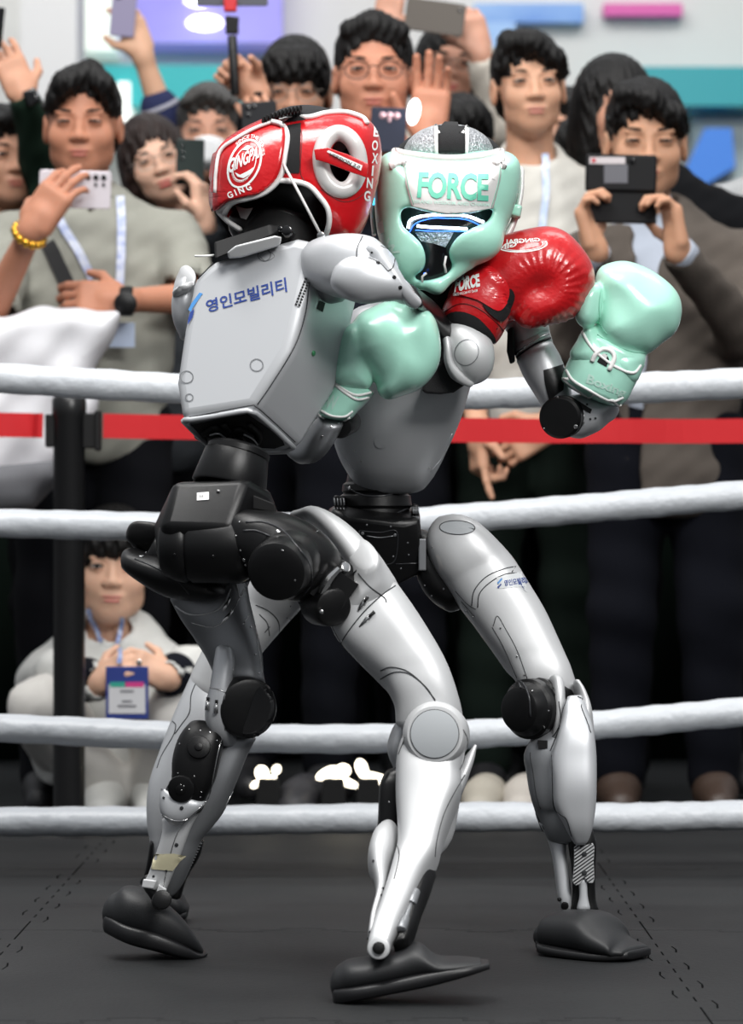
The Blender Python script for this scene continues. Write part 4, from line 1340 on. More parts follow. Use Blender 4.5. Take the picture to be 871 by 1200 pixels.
# ---- right-hand leg
T2 = .15
t2 = loftobj('thigh_shell', [(508, 634, 528, 608, T2 + .02, .035), (502, 646, 556, 612, T2 + .01, .05), (508, 664, 580, 630, T2, .055), (522, 686, 600, 652, T2, .056), (538, 710, 620, 684, T2 - .01, .055), (555, 732, 638, 714, T2 - .02, .052), (570, 752, 652, 744, T2 - .03, .049), (585, 772, 664, 772, T2 - .04, .046), (600, 792, 673, 794, T2 - .05, .042), (612, 812, 679, 812, T2 - .05, .038), (618, 830, 682, 828, T2 - .05, .034)], silver_w, R2, n=48, exp=2.7, cap=.4)
v, f = ring_poly(536, 618.5, 21, 8.5, .9, .04)
lay('plug_outline', v, f, [t2], groove, R2, off=.0008)
v, f = ring_poly(536, 618.5, 20, 7.6, 7.6, .04)
lay('plug_cap', v, f, [t2], mat('light grey plastic', 'c3c6c8', .5), R2, off=.0006)
seam('seam_line', [[(553, 710), (556, 692), (570, 676), (590, 667), (608, 663)], [(560, 712), (562, 696), (574, 683), (592, 673), (614, 671)]], [t2], groove, R2, r=.0009)
seam('seam_line', [[(534, 693), (548, 708), (558, 714)], [(541, 705), (556, 722)], [(578, 734), (583, 722), (592, 736), (606, 762), (618, 795)], [(577, 735), (590, 758), (606, 795)], [(638, 807), (648, 806), (652, 812), (654, 836), (648, 856), (636, 868)], [(673, 798), (675, 806)]], [t2], groove, R2, r=.0007)
bolts('bolt', [(587, 736), (606, 769), (615, 791), (547, 716), (555, 722), (507, 641)], [t2], chrome, R2, r=.0014)
patch('hip_sticker', [(511, 650), (515, 650), (521, 668), (516, 670)], [t2], whitel, R2)
patch('sticker', [(582, 677), (611, 670), (627, 686), (586, 690)], [t2], mat('sticker white', 'd3d6d8', .4), R2, off=.0008)
text_on('sticker_print', '영인모빌리티', [(591, 687), (622, 684), (618, 676), (591, 680)], [t2], sticker_b, R2, off=.0014, bold=.02)
patch('logo', [(588, 677), (589, 679), (584, 685), (583, 683)], [t2], sticker_l, R2, off=.0013)
patch('logo', [(587, 684), (588, 685), (584, 690), (583, 688)], [t2], sticker_b, R2, off=.0013)
K2 = M().lathe(W(652, 828, .10), W(606, 832, .02), [(0, .036), (.01, .046), (.05, .0475), (.055, .044), (.06, .0465), (.075, .0465), (.079, .042), (.084, .041), (.098, .034), (.101, .028), (.1015, .006)], 48).build('knee_motor', blackp, R2, auto=35)
seam('seam_line', [[(604, 798), (612, 800), (620, 816), (622, 840)]], [K2], mat('black edge', '2c2d30', .3), R2, r=.0018)
kb2 = loftobj('knee_bracket', [(640, 802, 656, 808, .07, .035), (646, 820, 662, 822, .06, .04), (646, 845, 660, 845, .06, .04), (636, 864, 654, 860, .065, .035), (622, 874, 645, 872, .07, .025)], silver_w, R2, exp=2.8)
seam('seam_line', [[(641, 806), (649, 806), (651, 815)], [(655, 822), (657, 845), (649, 862), (634, 872)]], [kb2], groove, R2, r=.0008)
bolts('bolt', [(641, 864, .0035), (624, 810), (643, 833), (638, 852)], [kb2, K2, t2], chrome, R2, r=.0016)
M().box(W(636, 872, .03), (.014, .02, .012)).build('cable_end', blackm, R2, smooth=False)
b2 = loftobj('shin_shell', [(622, 868, 694, 850, .07, .036), (614, 885, 697, 880, .06, .042), (617, 905, 698, 910, .055, .044), (621, 930, 698, 932, .05, .044), (627, 950, 697, 952, .05, .042), (635, 968, 694, 968, .045, .038), (641, 982, 690, 982, .045, .032)], silver_d, R2, n=44, exp=2.7, cap=.3)
p2 = loftobj('shin_plate', [(665, 817, 682, 816, .03, .014), (660, 826, 686, 826, .028, .02), (657, 845, 693, 848, .02, .026), (652, 866, 697, 866, .01, .03), (646, 890, 699, 890, .005, .032), (648, 920, 699, 920, .0, .034), (650, 945, 698, 945, .0, .032), (660, 965, 695, 965, .0, .028), (668, 980, 691, 980, .002, .02), (673, 987, 686, 987, .004, .014)], silver, R2, n=48, exp=3.6, cap=.2)
seam('seam_line', [[(665, 818), (660, 832), (657, 850), (650, 868), (645, 880)], [(647, 885), (648, 920), (649, 945), (656, 954), (664, 960), (670, 980)], [(612, 880), (622, 940), (630, 956), (638, 972)], [(677, 816), (686, 822), (692, 838), (697, 856)]], [b2, p2, kb2], groove, R2, r=.0009)
cap_ = loftobj('shin_side_shell', [(672, 800, 680, 800, .06, .02), (676, 812, 687, 816, .055, .028), (678, 830, 694, 838, .05, .034), (676, 850, 697, 858, .05, .036)], silver_w, R2, exp=2.4)
lg = loftobj('lower_shin_shell', [(632, 965, 668, 968, .05, .024), (641, 982, 665, 980, .05, .024), (647, 1002, 664, 1002, .045, .022), (651, 1030, 668, 1030, .04, .02), (654, 1052, 670, 1052, .035, .018), (657, 1064, 670, 1064, .035, .014)], silver, R2, exp=2.8)
g = loftobj('calf_linkage', [(664, 974, 696, 976, .035, .02), (666, 990, 699, 990, .03, .02), (670, 1020, 698, 1020, .03, .016), (671, 1050, 698, 1050, .03, .016), (668, 1066, 702, 1066, .03, .018)], blackp, R2, exp=3)
loftobj('calf_strut', [(678, 1030, 688, 1030, .012, .008), (679, 1050, 689, 1050, .01, .008), (676, 1064, 692, 1064, .01, .01)], silver, R2, exp=3)
hp = [(673, 993), (677, 990), (681, 993), (689, 990), (695, 988), (697, 993), (696, 1010), (697, 1030), (695, 1035), (690, 1035), (685, 1029), (680, 1036), (675, 1038), (671, 1034), (673, 1015)]
pl_ = M().prism([W(x, y, .0) for x, y in hp], Vector((0, .006, 0))).build('textured_plate', silver_w, R2, bev=.0012, smooth=False)
lines = []
for i in range(13):
    a, b = (671.5, 996 + i * 4.2), (696.5, 978 + i * 4.2)
    # clip to the plate
    pts = []
    for q in range(41):
        x, y = a[0] + (b[0] - a[0]) * q / 40, a[1] + (b[1] - a[1]) * q / 40
        c_ = False
        for j in range(len(hp)):
            (xa, ya), (xb, yb) = hp[j], hp[j - 1]
            if (ya > y) != (yb > y) and x < (xb - xa) * (y - ya) / (yb - ya) + xa: c_ = not c_
        if c_: pts.append((x, y))
    if len(pts) > 3: lines.append([pts[0], pts[-1]])
seam('plate_groove', lines, [pl_], groove, R2, r=.001, sm=0, step=20)
bolts('bolt', [(685, 1001, .0042), (685, 1023, .0042)], [pl_], groove, R2)
bolts('bolt', [(652, 1055, .003), (662, 1061, .006), (680, 1062, .004)], [lg, g], blackm, R2, h=.004)
loftobj('ankle_guard', [(627, 945, 634, 950, .06, .012), (628, 955, 637, 965, .06, .014), (634, 972, 642, 976, .06, .01)], blackp, R2)
S2 = -.07
o = loftobj('shoe', [(641, 1080, 640, 1108, S2 + .06, .036), (652, 1068, 652, 1112, S2 + .05, .048), (672, 1066, 672, 1116, S2 + .03, .052), (698, 1068, 698, 1119, S2, .054), (716, 1086, 716, 1121, S2 - .02, .055), (732, 1102, 732, 1122, S2 - .03, .052), (744, 1108, 744, 1121, S2 - .04, .040)], rubu, R2, exp=2.3, n=36, cap=.6)
loftobj('sole', [(637, 1096, 637, 1110, S2 + .06, .034), (652, 1101, 652, 1115, S2 + .05, .052), (690, 1108, 690, 1121, S2 + .01, .058), (725, 1112, 725, 1124, S2 - .02, .057), (749, 1112, 749, 1123, S2 - .04, .036)], rub, o, exp=4, n=28, cap=.4)

# ---- left-hand leg, partly behind the other robot
L2 = .34
q2 = loftobj('thigh_shell', [(340, 628, 388, 672, L2 - .04, .045), (306, 660, 366, 698, L2 - .02, .052), (282, 690, 345, 722, L2, .052), (262, 718, 322, 748, L2, .05), (246, 745, 300, 774, L2, .046), (232, 772, 282, 798, L2, .042), (222, 795, 268, 822, L2, .038)], silver_w, R2, n=44, exp=2.5)
seam('seam_line', [[(300, 709), (315, 716), (326, 728), (327, 742), (322, 752)], [(304, 720), (313, 730), (316, 745)], [(336, 724), (345, 728)]], [q2], groove, R2, r=.0009)
s2 = loftobj('shin_shell', [(228, 782, 262, 800, L2 + .0, .03), (213, 815, 262, 835, L2, .04), (199, 848, 252, 865, L2, .042), (187, 880, 240, 895, L2, .042), (176, 912, 228, 925, L2, .042), (172, 940, 216, 950, L2, .04), (173, 970, 204, 975, L2, .034), (176, 990, 198, 992, L2, .028), (173, 1020, 190, 1020, L2 + .01, .022), (168, 1045, 188, 1045, L2 + .02, .02)], silver, R2, n=44, exp=2.7)
seam('seam_line', [[(238, 786), (230, 800), (224, 815), (222, 835), (212, 850), (205, 860)], [(202, 845), (206, 850), (203, 862), (190, 884), (184, 900)]], [s2], groove, R2, r=.0009)
loftobj('ankle_guard', [(176, 985, 181, 988, L2 - .02, .014), (173, 1005, 179, 1008, L2 - .02, .014), (169, 1025, 175, 1028, L2 - .02, .012)], blackp, R2)
o = loftobj('shoe', [(160, 1040, 158, 1072, L2 + .06, .036), (175, 1034, 175, 1074, L2 + .06, .045), (198, 1038, 198, 1075, L2 + .06, .048), (212, 1046, 212, 1074, L2 + .06, .045), (219, 1058, 218, 1070, L2 + .06, .03)], rubu, R2, exp=2.3, n=36, cap=.6)
loftobj('sole', [(158, 1066, 158, 1077, L2 + .06, .036), (190, 1069, 190, 1078, L2 + .06, .052), (219, 1066, 218, 1076, L2 + .06, .034)], rub, o, exp=4, n=28, cap=.4)

# ---- right-hand arm and glove
AY = .16
a1 = loftobj('upper_arm_shell', [(562, 362, 592, 345, AY, .04), (588, 380, 622, 358, AY, .045), (598, 398, 640, 375, AY, .045), (602, 412, 645, 390, AY, .043), (606, 422, 648, 400, AY - .005, .042)], silver_w, R2, exp=2.3)
a2 = loftobj('forearm_shell', [(606, 424, 648, 402, AY - .01, .044), (614, 442, 657, 418, AY - .01, .045), (624, 458, 664, 436, AY - .015, .044), (634, 474, 670, 458, AY - .02, .040), (642, 486, 672, 474, AY - .02, .034)], silver, R2, exp=2.3)
seam('arm_band', [[(603, 423), (612, 414), (630, 402), (645, 396)]], [a1, a2], blackp, R2, r=.0022)
seam('arm_band', [[(600, 419), (612, 409), (630, 397), (644, 391)]], [a1, a2], chrome, R2, r=.0014)
patch('black_panel', [(637, 434), (663, 426), (661, 440), (660, 457), (644, 469), (639, 450)], [a2], blackp, R2, off=.0012)
g = M().hull([W(x, y, Y) for Y in (AY - .05, AY) for x, y in ((595, 386), (602, 382), (603, 398), (599, 404), (604, 424), (598, 427), (594, 412))])
g.build('shoulder_link', blackm, R2, bev=.003, auto=40)
f2 = loftobj('wrist_shell', [(640, 478, 668, 512, AY - .04, .03), (660, 466, 680, 514, AY - .04, .036), (680, 462, 692, 510, AY - .045, .038), (702, 468, 704, 503, AY - .05, .036), (722, 474, 712, 492, AY - .055, .03)], silver, R2, exp=2.4)
e2 = M().lathe(W(664, 487, AY - .05), W(654, 490, AY - .11), [(0, .031), (.02, .033), (.026, .033), (.03, .030), (.034, .033), (.046, .033), (.05, .029), (.051, .008)], 40).build('elbow_motor', blackp, R2, auto=40)
bolts('bolt', [(654, 466), (675, 500, .0034), (638, 502)], [e2, f2], chrome, R2, r=.0015)
bolts('bolt', [(682, 489, .0045), (682, 495, .0045)], [f2], chrome, R2, r=.0015, h=.002)
bolts('bolt', [(692, 491), (698, 490), (688, 474)], [f2], groove, R2, r=.0018)
patch('slot', [(674, 468), (694, 480), (692, 485), (672, 474)], [f2], darkin, R2, off=.0015)

GB = .08
s = SDF((.28, GB - .09, .66), (.50, GB + .09, 1.10), .003)
s.poly([(698, 330), (704, 313), (720, 306), (745, 308), (772, 322), (794, 342), (801, 362), (794, 384), (778, 402), (758, 414), (735, 417), (712, 408), (698, 388), (700, 350)], GB, .066, .06, sm=4)
s.poly([(674, 360), (678, 340), (690, 331), (703, 333), (707, 346), (704, 370), (696, 382), (684, 384), (676, 376)], GB - .035, .03, .028, k=.003, sm=4)
s.poly([(690, 380), (712, 392), (752, 412), (754, 430), (742, 450), (700, 440), (668, 420), (676, 398)], GB, .05, .035, k=.008, sm=3)
s.cap(W(706, 332, GB - .07), W(704, 352, GB - .07), .004, .003, k=.006, op='s')


def puff(x, y, z):
    return .0012 * np.sin(x * 60 + 1) * np.sin(z * 75) + .0008 * np.sin(x * 130 + z * 40)


s.wob(puff)
g2 = s.build('boxing_glove', mint, R2, label='mint green leather boxing glove', relax=2)
c2 = loftobj('glove_cuff', [(682, 390, 756, 428, GB, .048), (676, 402, 748, 444, GB, .05), (668, 418, 742, 456, GB, .05), (661, 434, 736, 468, GB, .048), (658, 444, 728, 476, GB, .045)], mint, g2, exp=2.5, cap=.2)
seam('piping', [[(683, 389), (690, 402), (700, 414), (722, 430), (742, 437), (751, 428)], [(658, 442), (670, 452), (690, 466), (712, 479), (728, 474)], [(664, 434), (672, 446), (692, 458), (716, 470), (730, 466)]], [c2, g2], piping, g2, r=.0026)
tp = smooth_line([(694, 424), (699, 414), (708, 409), (717, 412), (720, 420), (714, 434)], 5)
seam('piping', [[tuple(p) for p in tp]], [c2, g2], piping, g2, r=.004, sm=0)
patch('thumb_hole', [(700, 424), (704, 417), (711, 415), (714, 421), (711, 430)], [c2, g2], velcro, g2, off=.001)
patch('cuff_tab', [(703, 418), (708, 414), (712, 417), (710, 422)], [c2, g2], whitel, g2, off=.002)
text_on('lettering', 'Boxing', [(686, 452), (731, 468), (735, 456), (690, 438)], [c2, g2], mat('pale print', 'bfe0d4', .4), g2, bold=.03)
seam('stitching', [[(704, 340), (702, 360), (704, 380), (712, 392)], [(700, 392), (720, 404), (740, 412), (758, 414)]], [g2], mat('mint seam', '78b8a0', .5), g2, r=.0008)

# ---- left-hand glove in front of the other robot's side
GA = -.115
s = SDF((-.10, GA - .1, .70), (.12, GA + .1, 1.02), .003)
s.poly([(408, 392), (420, 370), (440, 358), (464, 353), (490, 358), (508, 370), (516, 392), (514, 425), (504, 446), (482, 460), (458, 468), (444, 462), (438, 446), (420, 432), (404, 420)], GA, .07, .058, sm=4)
s.poly([(389, 430), (392, 405), (402, 386), (416, 380), (428, 396), (434, 420), (438, 446), (430, 458), (410, 456), (392, 448)], GA - .02, .04, .034, k=.006, sm=4)
s.cap(W(418, 402, GA - .075), W(434, 440, GA - .075), .004, .004, k=.008, op='s')
s.cap(W(434, 440, GA - .085), W(440, 462, GA - .08), .005, .004, k=.008, op='s')
s.wob(puff)
g1 = s.build('boxing_glove', mint, R2, label='mint green leather boxing glove', relax=2)
c1 = loftobj('glove_cuff', [(392, 442, 438, 462, GA, .042), (386, 454, 430, 472, GA, .043), (379, 468, 420, 482, GA, .042), (372, 482, 412, 491, GA, .040), (370, 487, 405, 493, GA, .036)], mint, g1, exp=2.5, cap=.2)
seam('piping', [[(391, 447), (402, 456), (418, 463), (438, 459)], [(392, 450), (404, 460), (418, 468), (432, 466)], [(371, 484), (384, 492), (402, 493), (410, 489)], [(374, 480), (388, 487), (404, 488), (413, 482)]], [c1, g1], piping, g1, r=.0022)
text_on('lettering', 'W', [(380, 478), (393, 481), (398, 465), (385, 461)], [c1], mat('pale print', 'bfe0d4', .4), g1, bold=.03)
fa = loftobj('forearm_shell', [(375, 488, 404, 494, GA + .0, .034), (366, 500, 397, 508, GA + .01, .036), (357, 512, 386, 522, GA + .03, .036), (345, 516, 370, 532, GA + .06, .03)], silver_d, R2, exp=2.6)
bolts('bolt', [(378, 511), (388, 500), (397, 496)], [fa], chrome, R2, r=.0018)
loftobj('elbow_link', [(340, 510, 366, 530, GA + .07, .03), (335, 480, 372, 490, GA + .14, .035), (350, 440, 395, 445, GA + .2, .04), (385, 400, 420, 400, .15, .045)], silver, R2, exp=2.4)
M().cyl(W(398, 500, GA - .01), W(410, 494, GA + .05), .018).build('wrist_joint', blackp, R2, auto=40)

# ---- head and mint headgear
H2 = .05
s = SDF((.0, H2 - .16, .98), (.245, H2 + .16, 1.24), .0032)
o2 = [(441, 200), (447, 184), (465, 176), (500, 178), (540, 178), (580, 176), (600, 180), (610, 194), (608, 222), (602, 246), (590, 276), (572, 296), (552, 310), (530, 326), (508, 339), (486, 337), (468, 325), (452, 300), (443, 276), (439, 240)]
s.poly(o2, H2, .125, .085, sm=3)
s.ell(W(478, 296, H2 - .085), (.034, .035, .045), k=.03)
s.ell(W(556, 282, H2 - .085), (.042, .035, .034), k=.03)
s.cap(W(478, 326, H2 - .08), W(512, 334, H2 - .09), .012, k=.012)
s.cap(W(512, 334, H2 - .09), W(545, 308, H2 - .08), .012, k=.012)
gh2 = s.ghost('ghost two')
s.hollow(.02)
op2 = [(470, 256), (471, 247), (480, 243), (500, 248), (524, 252), (552, 250), (574, 245), (577, 250), (570, 260), (552, 268), (536, 278), (527, 292), (527, 302), (530, 312), (522, 322), (504, 328), (490, 328), (487, 323), (496, 316), (499, 302), (494, 286), (482, 274), (473, 266)]
s.poly(op2, H2 - .1, .13, .003, k=.008, op='s', sm=3)
hg2 = s.build('boxing_headgear', mint, R2, label='mint green and white leather boxing headgear')
M().ell(W(520, 250, H2), (.085, .085, .10)).build('head', blackg, R2)
hd2 = [o_ for o_ in COL.objects if o_.name.startswith('head')][-1]
vis = M().hull([W(x, y, Y) for x, y, Y in ((468, 240, H2 - .05), (580, 238, H2 - .05), (575, 270, H2 - .06), (540, 330, H2 - .07), (480, 330, H2 - .07), (470, 270, H2 - .06), (500, 245, H2 - .085), (545, 245, H2 - .085), (520, 300, H2 - .085))]).build('visor', blackg, R2, bev=.004, auto=40)
seam('led_strip', [[(480, 268), (482, 260), (490, 255), (506, 252), (524, 252), (545, 253), (558, 257), (565, 261)]], [vis], led, R2, r=.0022, off=.004)
seam('led_strip', [[(491, 265), (515, 267), (546, 268)]], [vis], led, R2, r=.0022, off=.004)
seam('led_glow_strip', [[(481, 272), (488, 262), (506, 256), (524, 256), (545, 257), (562, 264)], [(488, 270), (515, 271), (550, 271)]], [vis], ledb, R2, r=.0008, off=.002)
patch('glitter_panel', [(488, 273), (500, 271), (532, 272), (528, 280), (522, 290), (508, 285), (494, 283)], [vis], glitter, R2, off=.002)
M().ell(W(498, 321, H2 - .105), (.0022, .002, .0022)).build('status_led', ledb, R2)
g = M().tube([W(x, y, H2 - .11) for x, y in ((495, 331), (495, 324), (500, 320))], .0018).tube([W(x, y, H2 - .11) for x, y in ((523, 320), (521, 310), (523, 300))], .0018)
g.build('zip_tie', whitel, hg2)
fp = patch('forehead_panel', [(472, 184), (500, 190), (545, 191), (588, 189), (585, 212), (577, 244), (552, 249), (522, 251), (500, 246), (483, 242), (476, 215)], [gh2], whitel, hg2, off=.003, th=.003, L=5)
text_on('lettering', 'FORCE', [(489, 232), (572, 236), (573, 204), (491, 202)], [fp, gh2], mat('mint lettering', '62c2a6', .4), hg2, bold=.032, off=.0015, spacing=.96)
text_on('lettering', 'BRAND WISDOM AND CHARM', [(486, 238), (573, 242), (573, 238), (486, 234)], [fp, gh2], mat('pale print', 'bfe0d4', .4), hg2, off=.0015, L=14)
seam('rolled_rim', [[(446, 184), (458, 176), (474, 180), (500, 184), (530, 186), (560, 184), (578, 180), (592, 176), (602, 181)]], [gh2, fp], whitel, hg2, r=.007, off=-.001, n=12)
seam('rolled_rim', [[(450, 181), (466, 172), (476, 173)], [(580, 176), (590, 173), (600, 178)]], [gh2, fp], whitel, hg2, r=.005, off=.0, n=10)
seam('stitching', [[(474, 186), (478, 215), (485, 240)], [(587, 191), (584, 215), (576, 243)]], [fp, gh2], mat('mint seam', '78b8a0', .5), hg2, r=.0007)
g = M().ell(W(526, 180, H2 + .02), (.070, .085, .045))
g.build('crown_cap', glitter, hg2)
cr = [o_ for o_ in COL.objects if o_.name.startswith('crown_cap')][-1]
M().ell(W(526, 184, H2 + .06), (.084, .08, .044)).build('crown_lining', mesh_b, hg2)
patch('crown_strap', [(514, 145), (544, 146), (544, 179), (515, 179)], [cr], mesh_b, hg2, off=.004, th=.004)
seam('crown_piping', [[(511, 146), (512, 160), (513, 180)], [(547, 147), (547, 162), (546, 180)]], [cr], piping, hg2, r=.0035, off=.002)
loftobj('side_strap', [(606, 196, 614, 203, H2 + .03, .012), (606, 225, 613, 230, H2 + .02, .012), (600, 255, 607, 258, H2 + .01, .012), (588, 278, 596, 284, H2, .012)], whitel, hg2)
loftobj('strap_loop', [(600, 242, 612, 244, H2 + .0, .02), (598, 252, 610, 255, H2 + .0, .02)], mint, hg2, exp=4)
loftobj('side_strap', [(436, 215, 440, 215, H2 + .02, .02), (434, 250, 439, 250, H2 + .02, .02), (436, 275, 441, 275, H2 + .02, .02)], whitel, hg2)
M().tube([W(x, y, H2 - .03) for x, y in ((440, 216), (438, 228), (439, 240))], .003).build('ear_led', cyan_l, R2)
text_on('lettering', 'W', [(449, 286), (458, 302), (470, 296), (456, 278)], [hg2], mat('pale print', 'bfe0d4', .4), hg2, bold=.03)
text_on('lettering', 'I', [(443, 262), (446, 274), (452, 272), (449, 258)], [hg2], mat('pale print', 'bfe0d4', .4), hg2, bold=.03)

# ============================================================ people of the crowd
def skin(c): return mat('skin ' + c, c, .52, noise=.08, nscale=14, spec=.3, sub=.15)


def cloth(c, n=''): return mat('cloth ' + c + n, c, .92, bump=.25, bscale=900, noise=.12, nscale=10, spec=.15)


hairm = mat('black hair', '0c0a0a', .55, spec=.3, noise=.5, nscale=60, bump=.6, bscale=220, stretch=(1, 1, .15), bdist=.004)
hairb = mat('brown hair', '24140f', .5, spec=.3, noise=.5, nscale=60, bump=.6, bscale=220, stretch=(1, 1, .15), bdist=.004)
hairg = mat('greying hair', '3a3836', .5, noise=.5, nscale=60, bump=.6, bscale=220, stretch=(1, 1, .15), bdist=.004)
eyew = mat('eye white', 'b8aca4', .3)
irism = mat('dark iris', '120c0a', .2)
glassf = mat('thin dark frame', '1c1c1e', .3, .5)
goldf = mat('thin metal frame', '9a9088', .3, .8)


def fine_axis(lo, hi, coarse, fines, fine):
    out = [lo]
    p = lo
    while p < hi:
        st = coarse
        for a, b in fines:
            if a <= p <= b: st = fine
            elif p < a < p + st: st = max(a - p, fine)
        p += st
        out.append(p)
    return np.array(out, dtype=np.float32)


def hand(s, wr, d, n_, tv, curl=(.5, .5, .5, .5), sc=1., thumb=.5):
    """palm, four fingers and a thumb: wr wrist, d direction of the palm, n_ the way the palm faces, tv the side of the thumb"""
    wr, d, n_ = Vector(wr), Vector(d).normalized(), Vector(n_)
    n_ = (n_ - d * n_.dot(d)).normalized()
    a = d.cross(n_)
    if a.dot(Vector(tv)) < 0: a = -a
    rot = Matrix((a, n_, d)).transposed()
    s.box(wr + d * .048 * sc, (.040 * sc, .014 * sc, .048 * sc), .013 * sc, rot, k=.012)
    s.cap(wr - d * .01, wr + d * .03 * sc, .026 * sc, .024 * sc, k=.02)
    for i, (off, L, r) in enumerate(((.030, .072, .0092), (.010, .080, .0095), (-.010, .075, .009), (-.029, .058, .008))):
        p = wr + d * .088 * sc + a * off * sc
        dr = (d + a * off * 3.).normalized()
        ang = 0
        for j, f_ in enumerate((.45, .32, .23)):
            ang += curl[i] * (1.0 if j == 0 else 1.15)
            v = dr * math.cos(ang) + n_ * math.sin(ang)
            q = p + v * L * f_ * sc
            s.cap(p, q, (r - .0006 * j) * sc, (r - .0006 * (j + 1)) * sc, k=.004)
            p = q
    b = wr + d * .022 * sc + a * .030 * sc
    v = (a * .75 + d * .55 + n_ * thumb * .8).normalized()
    q = b + v * .040 * sc
    s.cap(b, q, .014 * sc, .0115 * sc, k=.010)
    v2 = (a * .35 + d * .85 + n_ * thumb * 1.0).normalized()
    s.cap(q, q + v2 * .034 * sc, .0110 * sc, .0085 * sc, k=.004)


def person(label, e, Y, sk, hair='short', hm=None, yaw=0., pitch=0., roll=0., hs=1., by=0., sw=.195, dx=0., arms=None, top='808080', bottom='15171c', long=True,
           shoes='17171a', glasses=None, mask=None, eyes=.5, lips='a85c50', fine=.0045, group='people watching the bout', knee=None, hipz=None, feet=None, belly=.0, torso_dz=0., collar=None, wide=1., base_y=None, name='person', lipo=0., cut=None, hem=0.):
    hm = hm or hairm
    C = W(e[0], e[1], Y)
    R3 = rotm(yaw=yaw, pitch=pitch, roll=roll)
    T = lambda x, y, z: C + R3 @ Vector((x * hs, y * hs, z * hs))
    H = C.z + .115 * hs
    k_ = H / 1.72
    root = empty(name, (C.x + dx, Y + .03, 0), label, 'person', group)
    sm_, tm, bm_ = skin(sk), (cloth(top) if isinstance(top, str) else top), cloth(bottom, 'b')
    Rb = rotm(yaw=by)
    N = T(0, .025, -.165)
    cx, cy = N.x + dx, Y + .04
    zS = N.z - .02
    zH = (hipz if hipz else .52 * H)
    B = lambda x, y, z: Vector((cx, cy, 0)) + Rb @ Vector((x, y, 0)) + Vector((0, 0, z))
    arms = arms or {}
    A = {}
    for sd in (-1, 1):
        sh_ = B(sd * (sw - .03), 0, zS - .065)
        spec = arms.get(sd)
        if spec is None:
            el, wr = B(sd * (sw + .03), .02, zS - .30 * k_), B(sd * (sw + .01), -.03, zS - .54 * k_)
            spec = dict(e=el, w=wr, d=(0, -.1, -1), n=(-sd, .2, 0), tv=(0, -1, 0), curl=(.4, .45, .5, .55))
        A[sd] = (sh_, Vector(spec['e']), Vector(spec['w']), spec)
    # ---- body
    pts = [C + Vector((0, 0, .15)), B(-sw - .1, 0, .02), B(sw + .1, 0, .02)] + [q for a in A.values() for q in a[1:3]]
    if knee: pts += [Vector(q) for q in knee]
    lo = [min(p[i] for p in pts) - .13 for i in range(3)]; hi = [max(p[i] for p in pts) + .13 for i in range(3)]
    lo[1] = min(lo[1], cy - .2); hi[1] = max(hi[1], cy + .2)
    hw = .125 * hs
    fin = [[(C[i] - hw * (1.0 if i < 2 else 1.25), C[i] + hw * (1.0 if i < 2 else 1.1))] for i in range(3)]
    for a in A.values():
        if a[3].get('off'): continue
        c_ = a[2] + Vector(a[3]['d']).normalized() * .07
        for i in range(3): fin[i].append((c_[i] - .10, c_[i] + .10))
    s = SDF(None, None, .006, [fine_axis(lo[i], hi[i], (.012, .012, .016)[i], fin[i], fine) for i in range(3)])
    E = lambda c, r, k=.01, op='u': s.ell(T(*c), [q * hs for q in r], R3, k * hs, op)
    E((0, .014, .030), (.074, .090, .086))
    E((0, -.018, -.036), (.060 * wide, .070, .076), .03)
    E((0, -.055, -.088), (.030 * wide, .026, .026), .03)
    for q in (-1, 1):
        E((q * .040 * wide, -.058, -.030), (.024, .022, .026), .022)
        E((q * .044 * wide, -.025, -.066), (.017, .03, .024), .02)
        E((q * .032, -.1015, .002), (.018, .0145, .011), .014, 's')
        E((q * .032, -.0775, -.001), (.0155, .011, .0105), .005)
        E((q * .030, -.079, .019), (.022, .009, .0065), .014)
        E((q * .0115, -.090, -.034), (.0085, .010, .0075), .006)
        E((q * .0775, .012, -.010), (.009, .019, .031), .006)
        E((q * .085, .006, -.008), (.006, .010, .017), .005, 's')
    s.cap(T(0, -.080, .006), T(0, -.094, -.026), .0065 * hs, .0085 * hs, .012)
    E((0, -.096, -.032), (.0100, .0090, .0080), .006)
    E((0, -.080, -.060), (.024, .012, .010), .010)
    E((0, -.078, -.071), (.020, .011, .008), .008)
    E((0, -.094, -.0645), (.021, .006, .0018), .003, 's')
    s.cap(T(0, .020, -.07), N + Vector((0, .01, -.03)), .052 * hs, .056, .02)
    s.cap(B(-sw + .06, 0, zS - .07), B(sw - .06, 0, zS - .07), .04, k=.05)
    s.ell(B(0, 0, zS - .18), (sw * .72, .09, .20), k=.04)
    s.ell(B(0, 0, zH + .08), (.12, .085, .2), k=.04)
    for sd, (sh_, el, wr, spec) in A.items():
        s.path([sh_, el], [.044, .038], k=.03); s.path([el, wr], [.038, .025], k=.015)
        if not spec.get('off'): hand(s, wr, spec['d'], spec['n'], spec['tv'], spec.get('curl', (.5,) * 4), spec.get('sc', 1.), spec.get('th', .5))
    fy = cy if base_y is None else base_y
    hips = [B(-.09, 0, zH), B(.09, 0, zH)]
    if knee: kn_, an_ = [Vector(q) for q in knee], [Vector(q) for q in feet]
    else:
        kn_ = [B(-.10, -.02, .28 * H), B(.10, -.02, .28 * H)]; an_ = [B(-.11, .02, .075), B(.11, .02, .075)]
    for i in (0, 1):
        s.path([hips[i], kn_[i], an_[i]], [.065, .045, .034], k=.03)
        s.cap(an_[i], an_[i] + Vector((0, -.10, -.04)), .03, .025, k=.02)
    body = s.build('body', sm_, root, relax=1, ray_ok=True)
